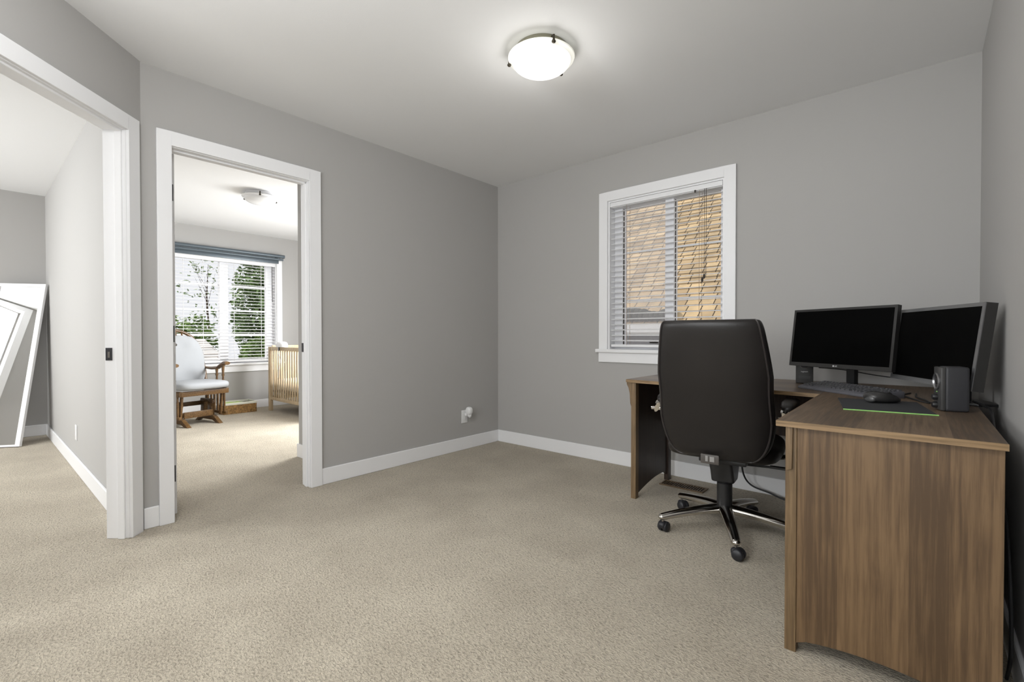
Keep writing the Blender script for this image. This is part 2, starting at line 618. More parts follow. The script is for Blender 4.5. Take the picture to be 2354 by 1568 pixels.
WX0, WX1, WZ0, WZ1 = -1.878, -0.998, 0.885, 2.078   # window opening, far wall
w = MB()
w.box(XA - 0.02, WX0, YB, YB + 0.16, 0, H)
w.box(WX1, XC + 0.14, YB, YB + 0.16, 0, H)
w.box(WX0, WX1, YB, YB + 0.16, 0, WZ0)
w.box(WX0, WX1, YB, YB + 0.16, WZ1, H)
struct(w.build('wall_far', M['wall'], smooth=0))
struct(MB().box(XC, XC + 0.14, YREAR - 0.1, YB, 0, H).build('wall_right', M['wall'], smooth=0))
w = MB()
w.box(XL, -2.1, YREAR - 0.14, YREAR, 0, H)
w.box(-0.2, XC, YREAR - 0.14, YREAR, 0, H)
w.box(-2.1, -0.2, YREAR - 0.14, YREAR, 0, 0.8)
w.box(-2.1, -0.2, YREAR - 0.14, YREAR, 2.1, H)
struct(w.build('wall_rear', M['wall'], smooth=0))
struct(MB().box(XNUR - 0.15, XA - WT, YPART0, YPART1, 0, H).build('wall_partition', M['wall'], smooth=0))
struct(MB().box(XBED - 0.15, XBED, YBED - 0.15, YPART0, 0, H).build('wall_bedroom_far', M['wall'], smooth=0))
w = MB()
w.box(XBED - 0.1, -6.65, YBED - 0.14, YBED, 0, H)
w.box(-5.76, XL, YBED - 0.14, YBED, 0, H)
w.box(-6.65, -5.76, YBED - 0.14, YBED, 0, 0.87)
w.box(-6.65, -5.76, YBED - 0.14, YBED, 2.36, H)
struct(w.build('wall_bedroom_side', M['wall'], smooth=0))
NY0, NY1, NZ0, NZ1 = 1.62, 2.945, 0.615, 2.075      # nursery window opening
w = MB()
w.box(XNUR - 0.15, XNUR, YPART1, NY0, 0, H)
w.box(XNUR - 0.15, XNUR, NY1, YNUR + 0.1, 0, H)
w.box(XNUR - 0.15, XNUR, NY0, NY1, 0, NZ0)
w.box(XNUR - 0.15, XNUR, NY0, NY1, NZ1, H)
struct(w.build('wall_nursery_far', M['wall'], smooth=0))
w = MB()
w.box(XNUR, -5.4, YNUR, YNUR + 0.12, 0, H)
w.box(-4.1, -3.94, YNUR, YNUR + 0.12, 0, H)
w.box(-5.4, -4.1, YNUR, YNUR + 0.12, 0, 1.0)
w.box(-5.4, -4.1, YNUR, YNUR + 0.12, 2.2, H)
struct(w.build('wall_nursery_side', M['wall'], smooth=0))
NCX, NCY = -3.93, 1.81
struct(MB().box(NCX, XA - WT, NCY, YNUR + 0.12, 0, H).build('wall_nursery_closet', M['wall'], smooth=0))

# baseboards
BT = 0.013
def board(name, mb):
    return struct(mb.build(name, M['trim'], bevel=0.003, seg=1, smooth=0))
b = MB()
b.box(XA, XA + BT, YP - 0.004, DY0 - 0.067, 0, BH)
b.box(XA, XA + BT, DY1 + 0.075, YB, 0, BH)
board('baseboard_left', b)
board('baseboard_far', MB().box(XA + BT, XC, YB - BT, YB, 0, BH))
board('baseboard_right', MB().box(XC - BT, XC, YREAR, YB - BT, 0, BH))
board('baseboard_partition', MB().box(XBED, XA - WT - 0.03, YPART0 - BT, YPART0, 0, BH))
board('baseboard_bedroom_far', MB().box(XBED, XBED + BT, YBED, YPART0 - BT, 0, BH))
b = MB()
b.box(XNUR, XNUR + BT, YPART1, YNUR, 0, BH)
board('baseboard_nursery_far', b)
board('baseboard_nursery_side', MB().box(XNUR + BT, NCX - BT, YNUR - BT, YNUR, 0, BH))
b = MB()
b.box(NCX - BT, XA - WT, NCY - BT, NCY, 0, BH)
b.box(NCX - BT, NCX, NCY, YNUR - BT, 0, BH)
board('baseboard_nursery_closet', b)
board('baseboard_angled', MB(TD).box(DT1 + 0.075, DLEN, 0, BT, 0, BH))
board('baseboard_rear', MB().box(XL + BT, XC - BT, YREAR, YREAR + BT, 0, BH))

# door casings and jambs
CW, CT = 0.076, 0.018
t = empty('trim_1', (XA, (DY0 + DY1) / 2, 0), kind='structure')
c = MB()
c.box(XA, XA + CT, DY0 - 0.067, DY0, 0, DTOP + CW)
c.box(XA, XA + CT, DY1, DY1 + CW, 0, DTOP + CW)
c.box(XA, XA + CT, DY0, DY1, DTOP, DTOP + CW)
c.build('casing', M['trim'], t, bevel=0.003, smooth=0)
c = MB()
j = 0.004
c.box(XA - WT - 0.004, XA + 0.004, DY0, DY0 + j, 0, DTOP)
c.box(XA - WT - 0.004, XA + 0.004, DY1 - j, DY1, 0, DTOP)
c.box(XA - WT - 0.004, XA + 0.004, DY0 + j, DY1 - j, DTOP - j, DTOP)
c.box(XA - 0.062, XA - 0.030, DY1 - j - 0.008, DY1 - j, 0, DTOP - j)
c.box(XA - 0.062, XA - 0.030, DY0 + j, DY1 - j, DTOP - j - 0.010, DTOP - j)
c.build('jamb', M['trim'], t, bevel=0.002, seg=1, smooth=0)
MB().box(XA - 0.098, XA - 0.080, DY1 - j - 0.004, DY1 - j + 0.001, 0.905, 0.965).build('strike_plate', M['hinge'], t, smooth=0)

t = empty('trim_2', TD @ Vector((0.5, 0, 0)), kind='structure')
c = MB(TD)
c.box(DT0 - CW, DT0, 0, CT, 0, DTOP + CW)
c.box(DT1, DT1 + CW, 0, CT, 0, DTOP + CW)
c.box(DT0, DT1, 0, CT, DTOP, DTOP + CW)
c.build('casing', M['trim'], t, bevel=0.003, smooth=0)
c = MB(TD)
c.box(DT0, DT0 + j, -WT - 0.004, 0.004, 0, DTOP)
c.box(DT1 - j, DT1, -WT - 0.004, 0.004, 0, DTOP)
c.box(DT0 + j, DT1 - j, -WT - 0.004, 0.004, DTOP - j, DTOP)
c.box(DT0 + j, DT0 + j + 0.010, -0.045, -0.012, 0, DTOP - j)
c.box(DT0 + j, DT1 - j, -0.045, -0.012, DTOP - j - 0.010, DTOP - j)
c.build('jamb', M['trim'], t, bevel=0.002, seg=1, smooth=0)
sp = MB(TD).box(DT0 + j - 0.001, DT0 + j + 0.003, -0.098, -0.068, 0.893, 0.955).build('strike_plate', M['hinge'], t, smooth=0)
MB(TD).box(DT0 + j + 0.002, DT0 + j + 0.0045, -0.087, -0.077, 0.906, 0.936).build('latch_hole', M['chrome'], t, smooth=0)

# nursery door, standing open
d1 = empty('door_1', (XA - WT + 0.004, DY0 + 0.002, 0), R(-8.0), kind='structure')
pn = MB()
pn.box(-0.715, 0.0, 0.0, 0.035, 0.012, DTOP - j - 0.004)
pn.build('panel', M['trim'], d1, bevel=0.002, seg=1, smooth=0)
for z in (0.24, 1.025, 1.815):
    h = MB()
    h.box(-0.004, 0.0015, 0.000, 0.030, z - 0.046, z + 0.046)
    h.tube([(0.006, -0.004, z - 0.046), (0.006, -0.004, z + 0.046)], 0.006, 10)
    h.build('hinge', M['hinge'], d1, smooth=40)
lv = MB()
lv.lathe([(0.0, 0.035), (0.028, 0.035), (0.028, 0.045), (0.0, 0.045)], (-0.655, 0, 0.955), 20, axis=1)
lv.tube([(-0.655, 0.04, 0.955), (-0.655, 0.085, 0.955), (-0.56, 0.09, 0.955)], 0.009, 10)
lv.build('door_lever', M['chrome'], d1)


# ------------------------------------------------------------------ windows
def muntin(mb, x0, x1, y0, y1, z, w):
    mb.box(x0, x1, y0, y1, z - w / 2, z + w / 2)


# office window (window_1)
w1 = empty('window_1', ((WX0 + WX1) / 2, YB, WZ0), kind='structure')
c = MB()
c.box(WX0 - 0.075, WX0, YB - 0.018, YB, WZ0 - 0.0, WZ1 + 0.072)
c.box(WX1, WX1 + 0.075, YB - 0.018, YB, WZ0, WZ1 + 0.072)
c.box(WX0, WX1, YB - 0.018, YB, WZ1, WZ1 + 0.072)
c.build('casing', M['trim'], w1, bevel=0.003, smooth=0)
c = MB()
c.box(WX0 - 0.095, WX1 + 0.095, YB - 0.042, YB + 0.1, WZ0 - 0.004, WZ0 + 0.022)
c.build('window_stool', M['trim'], w1, bevel=0.004, smooth=0)
MB().box(WX0 - 0.078, WX1 + 0.078, YB - 0.018, YB, WZ0 - 0.082, WZ0 - 0.004).build('apron', M['trim'], w1, bevel=0.003, smooth=0)
c = MB()
rv = 0.012
c.box(WX0, WX0 + rv, YB, YB + 0.16, WZ0, WZ1)
c.box(WX1 - rv, WX1, YB, YB + 0.16, WZ0, WZ1)
c.box(WX0 + rv, WX1 - rv, YB, YB + 0.16, WZ1 - rv, WZ1)
c.build('reveal', M['trim'], w1, smooth=0)
fy0, fy1 = YB + 0.085, YB + 0.15
c = MB()
c.box(WX0 + rv, -1.798, fy0, fy1, WZ0 + 0.02, WZ1 - rv)
c.box(-1.047, WX1 - rv, fy0, fy1, WZ0 + 0.02, WZ1 - rv)
c.box(-1.798, -1.047, fy0, fy1, WZ0 + 0.02, 0.940)
c.box(-1.798, -1.047, fy0, fy1, 2.030, WZ1 - rv)
c.box(-1.443, -1.377, fy0 - 0.01, fy1, 0.93, 2.04)
for zz in (1.292, 1.675):
    c.box(-1.798, -1.443, fy0 + 0.028, fy0 + 0.04, zz - 0.007, zz + 0.007)
    c.box(-1.377, -1.047, fy0 + 0.028, fy0 + 0.04, zz - 0.007, zz + 0.007)
c.build('window_frame', M['vinyl'], w1, bevel=0.003, smooth=0)
MB().box(-1.798, -1.443, fy0 + 0.032, fy0 + 0.036, 0.94, 2.03).build('glass_pane', M['glass'], w1, smooth=0)
MB().box(-1.377, -1.047, fy0 + 0.032, fy0 + 0.036, 0.94, 2.03).build('glass_pane', M['glass'], w1, smooth=0)
MB().box(-1.798, -1.443, fy1 - 0.004, fy1 - 0.002, 0.94, 2.03).build('insect_screen', M['screen'], w1, smooth=0)
MB().box(-1.799, -1.796, fy0 + 0.015, fy0 + 0.03, 0.945, 2.025).build('gasket', M['cord_dark'], w1, smooth=0)
MB().box(-1.379, -1.375, fy0 + 0.015, fy0 + 0.03, 0.945, 2.025).build('gasket', M['cord_dark'], w1, smooth=0)
MB().box(-1.56, -1.50, fy0 - 0.02, fy0, 0.955, 0.967).build('window_latch', M['cord_dark'], w1, smooth=0)

# nursery window (window_2)
w2 = empty('window_2', (XNUR, (NY0 + NY1) / 2, NZ0), kind='structure')
c = MB()
c.box(XNUR, XNUR + 0.018, NY0 - 0.075, NY0, NZ0, NZ1 + 0.072)
c.box(XNUR, XNUR + 0.018, NY1, NY1 + 0.075, NZ0, NZ1 + 0.072)
c.box(XNUR, XNUR + 0.018, NY0, NY1, NZ1, NZ1 + 0.072)
c.build('casing', M['trim'], w2, bevel=0.003, smooth=0)
MB().box(XNUR - 0.1, XNUR + 0.045, NY0 - 0.095, NY1 + 0.095, NZ0 - 0.004, NZ0 + 0.022).build('window_stool', M['trim'], w2, bevel=0.004, smooth=0)
MB().box(XNUR, XNUR + 0.018, NY0 - 0.078, NY1 + 0.078, NZ0 - 0.095, NZ0 - 0.004).build('apron', M['trim'], w2, bevel=0.003, smooth=0)
c = MB()
c.box(XNUR - 0.15, XNUR, NY0, NY0 + rv, NZ0, NZ1)
c.box(XNUR - 0.15, XNUR, NY1 - rv, NY1, NZ0, NZ1)
c.box(XNUR - 0.15, XNUR, NY0 + rv, NY1 - rv, NZ1 - rv, NZ1)
c.build('reveal', M['trim'], w2, smooth=0)
nx0, nx1 = XNUR - 0.145, XNUR - 0.085
c = MB()
c.box(nx0, nx1, NY0 + rv, 1.72, NZ0 + 0.02, NZ1 - rv)
c.box(nx0, nx1, 2.835, NY1 - rv, NZ0 + 0.02, NZ1 - rv)
c.box(nx0, nx1, 1.72, 2.835, NZ0 + 0.02, 0.69)
c.box(nx0, nx1, 1.72, 2.835, 2.02, NZ1 - rv)
c.box(nx0, nx1 + 0.01, 2.232, 2.335, 0.68, 2.03)
for zz in (1.03, 1.36, 1.70):
    c.box(nx0 + 0.02, nx0 + 0.04, 1.72, 2.232, zz - 0.011, zz + 0.011)
    c.box(nx0 + 0.02, nx0 + 0.04, 2.335, 2.835, zz - 0.011, zz + 0.011)
c.build('window_frame', M['vinyl'], w2, bevel=0.003, smooth=0)
MB().box(nx0 + 0.028, nx0 + 0.032, 1.72, 2.232, 0.69, 2.02).build('glass_pane', M['glass'], w2, smooth=0)
MB().box(nx0 + 0.028, nx0 + 0.032, 2.335, 2.835, 0.69, 2.02).build('glass_pane', M['glass'], w2, smooth=0)

# bedroom window seen in the mirror (window_3)
w3 = empty('window_3', (-6.2, YBED, 0.87), kind='structure')
c = MB()
c.box(-6.73, -6.65, YBED, YBED + 0.018, 0.87, 2.42)
c.box(-5.76, -5.68, YBED, YBED + 0.018, 0.87, 2.42)
c.box(-6.65, -5.76, YBED, YBED + 0.018, 2.36, 2.42)
c.box(-6.75, -5.66, YBED, YBED + 0.045, 0.84, 0.87)
c.build('casing', M['trim'], w3, bevel=0.003, smooth=0)


# ------------------------------------------------------------------ blinds
def blinds_office():
    y = YB + 0.040
    b = empty('window_blinds', ((WX0 + WX1) / 2, y, WZ1 - 0.02),
              label='white horizontal slat blinds lowered in the office window behind the chair', cat='blinds')
    MB().box(WX0 + 0.014, WX1 - 0.014, y - 0.040, y - 0.028, 2.030, 2.064).build('valance', M['slat'], b, bevel=0.003, smooth=0)
    MB().box(WX0 + 0.016, WX1 - 0.016, y - 0.026, y + 0.028, 2.026, 2.064).build('headrail', M['slat'], b, bevel=0.002, smooth=0)
    s = MB()
    z = 0.975
    while z < 2.015:
        n = 7
        pts = []
        tilt = R(8)
        for k in range(n):
            u = -0.025 + 0.05 * k / (n - 1)
            pts.append((u * math.cos(tilt), u * math.sin(tilt) + 0.0022 * (1 - (u / 0.025) ** 2)))
        poly = [(y + p[0], z + p[1] + 0.0013) for p in pts] + [(y + p[0], z + p[1] - 0.0013) for p in reversed(pts)]
        s.prism(poly, 0, WX0 + 0.018, WX1 - 0.018)
        z += 0.0425
    s.build('slats', M['slat'], b, smooth=30)
    MB().box(WX0 + 0.018, WX1 - 0.018, y - 0.025, y + 0.025, 0.925, 0.945).build('bottom_rail', M['slat'], b, bevel=0.003, smooth=0)
    for x in (-1.725, -1.17):
        for dy in (-0.027, 0.027):
            c = MB()
            c.tube([(x, y + dy, 0.94), (x, y + dy, 2.03)], 0.0014, 6)
            c.build('ladder_cord', M['cord_tan'], b)
    for dx in (0, 0.012):
        c = MB()
        c.tube([(-1.130 + dx, y - 0.044, 2.03), (-1.130 + dx, y - 0.046, 1.44 - dx * 2)], 0.0016, 6)
        c.build('pull_cord', M['cord_dark'], b)
    c = MB()
    c.lathe([(0.001, 0), (0.006, 0.003), (0.0075, 0.02), (0.004, 0.032), (0.001, 0.034)], (-1.130, y - 0.046, 1.408), 12)
    c.lathe([(0.001, 0), (0.006, 0.003), (0.0075, 0.02), (0.004, 0.032), (0.001, 0.034)], (-1.142, y - 0.050, 1.385), 12)
    c.build('cord_tassel', M['cord_dark'], b)
    c = MB()
    c.box(-1.20, -1.19, y - 0.046, y - 0.040, 2.015, 2.032)
    c.build('tilt_knob', M['cord_dark'], b, smooth=0)
    return b


def blinds_nursery():
    x = XNUR - 0.042
    b = empty('window_blinds', (x, 2.28, NZ1 - 0.02),
              label='white horizontal slat blinds in the nursery window under the blue-grey rail', cat='blinds')
    MB().box(x - 0.028, x + 0.036, NY0 + 0.014, NY1 - 0.014, 2.01, 2.06).build('headrail', M['slat'], b, bevel=0.002, smooth=0)
    s = MB()
    z = 0.705
    while z < 1.99:
        pts = []
        tilt = R(-3)
        for k in range(5):
            u = -0.025 + 0.05 * k / 4
            pts.append((u * math.cos(tilt), u * math.sin(tilt) + 0.002 * (1 - (u / 0.025) ** 2)))
        poly = [(x + p[0], z + p[1] + 0.0018) for p in pts] + [(x + p[0], z + p[1] - 0.0018) for p in reversed(pts)]
        s.prism(poly, 1, NY0 + 0.016, NY1 - 0.016)
        z += 0.044
    # prism along y takes (x, z) pairs
    s.build('slats', M['slat'], b, smooth=30)
    MB().box(x - 0.025, x + 0.025, NY0 + 0.016, NY1 - 0.016, 0.655, 0.676).build('bottom_rail', M['slat'], b, bevel=0.003, smooth=0)
    for yy in (1.80, 2.02, 2.39, 2.74):
        c = MB()
        c.tube([(x + 0.027, yy, 0.67), (x + 0.027, yy, 2.02)], 0.003, 6)
        c.build('ladder_cord', M['cord_white'], b)
    c = MB()
    c.tube([(x + 0.036, 2.885, 2.01), (x + 0.036, 2.89, 1.5)], 0.003, 6)
    c.build('pull_cord', M['cord_dark'], b)
    return b


blinds_office()
blinds_nursery()

# ------------------------------------------------------------------ ceiling lights
def ceiling_light(x, y, on, label, group='flush glass ceiling lights'):
    c = empty('ceiling_light', (x, y, H), label=label, cat='ceiling light', group=group)
    z = H
    MB().lathe([(0.0, 0.0), (0.130, 0.0), (0.134, -0.008), (0.134, -0.024), (0.126, -0.030), (0.0, -0.030)], (x, y, z), 56).build('base_ring', M['brass'] if on else M['vinyl'], c)
    r = []
    for a0, a1 in ((0.120, -0.030), (0.160, -0.036), (0.166, -0.041), (0.164, -0.047), (0.145, -0.056)):
        r.append((a0, a1))
    MB().lathe(r, (x, y, z), 56).build('glass_rim', M['lamp_rim'] if on else M['lamp_off'], c)
    dome = [(0.147, -0.053)]
    for i in range(1, 13):
        a = PI / 2 * i / 12
        dome.append((0.147 * math.cos(a), -0.053 - 0.062 * math.sin(a)))
    MB().lathe(dome, (x, y, z), 56).build('glass_dome', M['lamp_on'] if on else M['lamp_off'], c)
    for a in (R(-32), R(88), R(208)) if on else (R(-22), R(98), R(218)):
        k = MB()
        px, py = x + 0.164 * math.cos(a), y + 0.164 * math.sin(a)
        k.tube([(px - 0.02 * math.cos(a), py - 0.02 * math.sin(a), z - 0.02), (px, py, z - 0.026), (px, py, z - 0.052)], 0.006, 10)
        k.ell((px, py, z - 0.055), (0.010, 0.010, 0.008))
        k.build('clip', M['bronze'], c)
    return c


ceiling_light(-1.437, 1.885, True, 'lit round glass ceiling light on the office ceiling')
ceiling_light(-5.0, 1.93, False, 'unlit round glass ceiling light seen through the nursery doorway')
pl = lamp('office_bulb', 'POINT', (-1.437, 1.885, H - 0.27), (0, 0, -1), 3.2, (1, 0.985, 0.95))
pl.data.shadow_soft_size = 0.12


# ------------------------------------------------------------------ wall outlets
def outlet_plate(root, T):
    MB(T).box(-0.035, 0.035, 0, 0.006, -0.057, 0.057).build('cover_plate', M['white_plastic'], root, bevel=0.002)
    for dz in (-0.02, 0.02):
        MB(T).lathe([(0.0, 0.0075), (0.014, 0.0075), (0.0165, 0.006), (0.0165, 0.004)], (0, 0, dz), 20, axis=1).build('socket', M['white_plastic'], root)


T = Matrix.Translation((XA, 2.896, 0.293)) @ Matrix.Rotation(R(-90), 4, 'Z')
o = empty('wall_outlet', (XA, 2.896, 0.293), label='white double wall outlet left of the far corner of the office', cat='outlet')
outlet_plate(o, T)
o = empty('plug_in_freshener', (XA + 0.03, 2.905, 0.33), label='small white rounded plug-in device stuck in the office wall outlet', cat='plug-in')
m = MB(Matrix.Translation((XA, 0, 0)))
m.ell((0.044, 2.915, 0.345), (0.032, 0.027, 0.036), 0.8, 0.8)
m.ell((0.046, 2.918, 0.312), (0.018, 0.018, 0.030), 0.9, 0.9)
m.build('housing', M['white_plastic'], o)
m = MB(Matrix.Translation((XA, 0, 0)))
m.box(0.008, 0.03, 2.895, 2.912, 0.302, 0.325)
m.build('plug', M['white_plastic'], o, bevel=0.002)
T = Matrix.Translation((-4.79, YPART0, 0.288)) @ Matrix.Rotation(R(180), 4, 'Z')
o = empty('wall_outlet', (-4.79, YPART0, 0.288), label='pale wall outlet low on the bright bedroom wall beyond the left doorway', cat='outlet')
outlet_plate(o, T)

# thin dark frame seen edge-on beyond the nursery doorway
o = empty('wall_frame', (-3.62, NCY - 0.012, 1.6), label='thin dark frame seen edge-on on the wall just inside the nursery doorway', cat='wall frame')
m = MB()
for x0, x1, z0, z1 in ((-3.822, -3.806, 1.31, 1.885), (-3.42, -3.404, 1.31, 1.885), (-3.806, -3.42, 1.31, 1.325), (-3.806, -3.42, 1.87, 1.885)):
    m.box(x0, x1, NCY - 0.022, NCY, z0, z1)
m.build('frame', M['hinge'], o, smooth=0)
MB().box(-3.806, -3.42, NCY - 0.006, NCY - 0.001, 1.325, 1.87).build('panel', M['white_plastic'], o, smooth=0)

# floor register
o = empty('floor_vent', (-1.19, 3.13, 0), label='brown metal floor vent in the carpet under the far end of the desk', cat='floor vent')
m = MB()
m.box(-1.335, -1.045, 3.075, 3.085, 0.0, 0.008)
m.box(-1.335, -1.045, 3.175, 3.185, 0.0, 0.008)
m.box(-1.335, -1.325, 3.085, 3.175, 0.0, 0.008)
m.box(-1.055, -1.045, 3.085, 3.175, 0.0, 0.008)
m.build('frame', M['vent'], o, smooth=0)
m = MB()
for k in range(18):
    x = -1.318 + k * 0.0152
    m.box(x, x + 0.006, 3.085, 3.175, 0.001, 0.0065)
m.build('grille', M['vent'], o, smooth=0)
MB().box(-1.325, -1.055, 3.085, 3.175, 0.0, 0.0015).build('opening', M['slot'], o, smooth=0)

# ------------------------------------------------------------------ desk
DZ = 0.742
DTK = 0.019
desk = empty('corner_desk', (-0.35, 2.6, 0), label='L-shaped brown oak desk along the far and right walls', cat='desk')
RX0, RX1, RY0 = -0.348, 0.172, 1.708
MX0, MYF0, MYF1, MYB = -1.385, 2.690, 2.605, 3.318
top1 = MB().prism([(RX0, RY0), (RX1, RY0), (RX1, MYB), (RX0, MYB)], 2, DZ - DTK, DZ)
top1.build('return_top', M['oak_top'], desk, bevel=0.0015, seg=1, smooth=0)
MB().prism([(MX0, MYF0), (RX0, MYF1), (RX0, MYB), (MX0, MYB)], 2, DZ - DTK, DZ).build('main_top', M['oak_top_x'], desk, bevel=0.0015, seg=1, smooth=0)
MB().box(RX0 - 0.0006, RX1 + 0.0006, RY0 - 0.0016, RY0, DZ - DTK + 0.0004, DZ - 0.0006).build('edge_band', M['oak_edge'], desk, smooth=0)
MB().prism([(MX0, MYF0 - 0.0016), (RX0 - 0.0016, MYF1 - 0.0016), (RX0 - 0.0016, MYF1), (MX0, MYF0)], 2, DZ - DTK + 0.0004, DZ - 0.0006).build('edge_band', M['oak_edge'], desk, smooth=0)
MB().box(RX0 - 0.0016, RX0, RY0, MYF1 - 0.002, DZ - DTK + 0.0004, DZ - 0.0006).build('edge_band', M['oak_edge_y'], desk, smooth=0)
ZU = DZ - DTK
# end panel of the return, with arched foot
EX0, EX1, EY = -0.293, 0.168, 1.728
arch = [(EX0, 0.030)]
for k in range(1, 16):
    u = k / 16
    arch.append((EX0 + (EX1 - 0.03 - EX0) * u, 0.034 + 0.024 * math.sin(PI * min(1, u * 1.15)) ** 0.7 if u * 1.15 < 1 else 0.034))
arch += [(EX1 - 0.03, 0.03), (EX1 - 0.03, 0.0), (EX1, 0.0), (EX1, ZU), (EX0, ZU)]
MB().prism(arch, 1, EY, EY + 0.019).build('end_panel', M['oak_v'], desk, bevel=0.001, seg=1, smooth=0)
def leg(x0, x1, y0, y1):
    return MB().box(x0, x1, y0, y1, 0, ZU)
leg(EX0 - 0.032, EX0, EY - 0.004, EY + 0.040).build('leg', M['oak_leg'], desk, bevel=0.002, smooth=0)
# corbel on the near leg
pf = [(EX0 - 0.030, ZU), (EX0 - 0.010, ZU), (EX0 - 0.010, ZU - 0.022), (EX0 - 0.012, ZU - 0.135), (EX0 - 0.026, ZU - 0.140), (EX0 - 0.030, ZU - 0.135)]
MB().prism(pf, 1, EY - 0.013, EY - 0.004).build('bracket', M['oak_leg'], desk, bevel=0.0015, smooth=0)
# inner side of the return (towards the knee space)
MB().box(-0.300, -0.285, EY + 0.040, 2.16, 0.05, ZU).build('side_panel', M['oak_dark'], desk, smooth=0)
# left end panel of the main run
LX = -1.352
la = [(2.735, 0.0)]
la = [(2.735, 0.012)]
for k in range(1, 14):
    u = k / 14
    la.append((2.735 + 0.46 * u, 0.012 + 0.058 * math.sin(PI * (0.02 + 0.62 * u))))
la += [(3.205, 0.04), (3.205, ZU), (2.735, ZU)]
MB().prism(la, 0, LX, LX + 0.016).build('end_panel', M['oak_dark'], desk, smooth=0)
leg(LX - 0.004, LX + 0.028, 2.700, 2.740).build('leg', M['oak_leg'], desk, bevel=0.002, smooth=0)
leg(LX - 0.004, LX + 0.028, 3.205, 3.250).build('leg', M['oak_dark'], desk, bevel=0.002, smooth=0)
pf = [(LX - 0.004, ZU), (LX - 0.034, ZU), (LX - 0.034, ZU - 0.012), (LX - 0.022, ZU - 0.035), (LX - 0.014, ZU - 0.07), (LX - 0.010, ZU - 0.13), (LX - 0.004, ZU - 0.15)]
MB().prism(pf, 1, 2.700, 2.740).build('bracket', M['oak_leg'], desk, bevel=0.0015, smooth=0)
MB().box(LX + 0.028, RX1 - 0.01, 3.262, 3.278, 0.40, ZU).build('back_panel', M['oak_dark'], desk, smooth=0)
MB().box(RX1 - 0.026, RX1 - 0.010, EY + 0.019, MYB - 0.06, 0.03, ZU).build('side_panel', M['oak_dark'], desk, smooth=0)

# ------------------------------------------------------------------ office chair
ch = empty('office_chair', (-0.76, 2.565, 0), R(5), label='dark brown leather swivel chair with chrome star base at the desk', cat='chair', local=True)


def back_mesh(W, zlo, zhi, th, yoff, wrap, nz=30, na=40, pw=6.0, front=0.0):
    mb = MB()
    rings = []
    zc, hz = (zlo + zhi) / 2, (zhi - zlo) / 2
    for i in range(nz + 1):
        s = -1 + 2 * i / nz
        s = math.copysign(1 - (1 - abs(s)) ** 1.8, s)
        z = zc + hz * s
        k = max(0.0, 1 - abs(s) ** (pw if s < 0 else 22)) ** (1 / 2.6)
        k = 0.06 + 0.94 * k
        u = (z - zlo) / (zhi - zlo)
        hw = W * (0.86 + 0.14 * math.sin(PI * min(1, 0.08 + 0.95 * u) ** 0.9)) * ((0.62 + 0.38 * k) if s < 0 else (0.86 + 0.14 * k))
        if u > 0.55:
            hw *= 1 - 0.015 * ((u - 0.55) / 0.45) ** 1.4
        if u < 0.3:
            hw *= 1 - 0.05 * ((0.3 - u) / 0.3) ** 2
        if 0.30 < u < 0.62:
            hw *= 1 - 0.03 * math.sin(PI * (u - 0.30) / 0.32)
        t = th * (0.35 + 0.65 * k)
        yc = yoff - 0.005 - 0.190 * max(0, u - 0.18) ** 1.25 - 0.02 * math.sin(PI * u) + 0.06 * max(0, 0.22 - u)
        ring = []
        for a in range(na):
            A = 2 * PI * a / na
            x = hw * math.copysign(abs(math.cos(A)) ** 0.55, math.cos(A))
            y = t * math.copysign(abs(math.sin(A)) ** 0.62, math.sin(A))
            y += wrap * (x / W) ** 2
            ring.append((x, yc + y, z))
        rings.append(ring)
    v = [q for r_ in rings for q in r_]
    f = []
    for i in range(nz):
        for a in range(na):
            f.append((i * na + a, i * na + (a + 1) % na, (i + 1) * na + (a + 1) % na, (i + 1) * na + a))
    f.append(tuple(range(na - 1, -1, -1)))
    f.append(tuple(nz * na + a for a in range(na)))
    mb.add(v, f)
    return mb, rings


bk, rings = back_mesh(0.262, 0.425, 1.085, 0.052, -0.215, 0.030)
bo = bk.build('backrest', M['leather'], ch, smooth=75)
# piping seam around the rear panel
na = 40
left = [r_[23] for r_ in rings[1:-1]]
right = [r_[37] for r_ in rings[1:-1]]
seam = MB()
loop = right + list(reversed(left))
loop.append(loop[0])
seam.tube([(p[0] * 1.004, p[1] - 0.001, p[2]) for p in loop], 0.0042, 6, cap=False)
sub(bo, ch)
seam.build('piping', M['piping'], bo)
cu, _ = back_mesh(0.245, 0.50, 1.075, 0.040, -0.145, 0.020)
cu.build('back_cushion', M['leather'], ch, smooth=75)
MB().ell((0, 0.035, 0.445), (0.262, 0.262, 0.056), 0.55, 0.5, 40, 16, fn=lambda p: Vector((p.x, p.y, p.z + 0.012 * (1 - (p.x / 0.262) ** 2)))).build('seat', M['leather'], ch, smooth=75)
MB().box(-0.10, 0.12, -0.12, 0.19, 0.375, 0.398).build('seat_pan', M['blackplastic'], ch, bevel=0.006)
m = MB()
m.prism([(-0.115, 0.378), (-0.075, 0.320), (-0.050, 0.262), (0.050, 0.262), (0.085, 0.320), (0.135, 0.378)], 0, -0.055, 0.055)
m.build('tilt_mechanism', M['blackplastic'], ch, bevel=0.014, seg=3)
m = MB()
m.tube([(0.04, 0.05, 0.345), (0.24, 0.06, 0.352)], 0.006, 8)
m.box(0.20, 0.27, 0.045, 0.075, 0.347, 0.357)
m.build('height_lever', M['blackplastic'], ch)
m = MB()
m.lathe([(0.0, 0.128), (0.036, 0.128), (0.037, 0.15), (0.037, 0.25), (0.030, 0.258), (0.030, 0.272), (0.0, 0.272)], (0, 0, 0), 28)
m.build('gas_lift_cover', M['blackplastic'], ch)
m = MB()
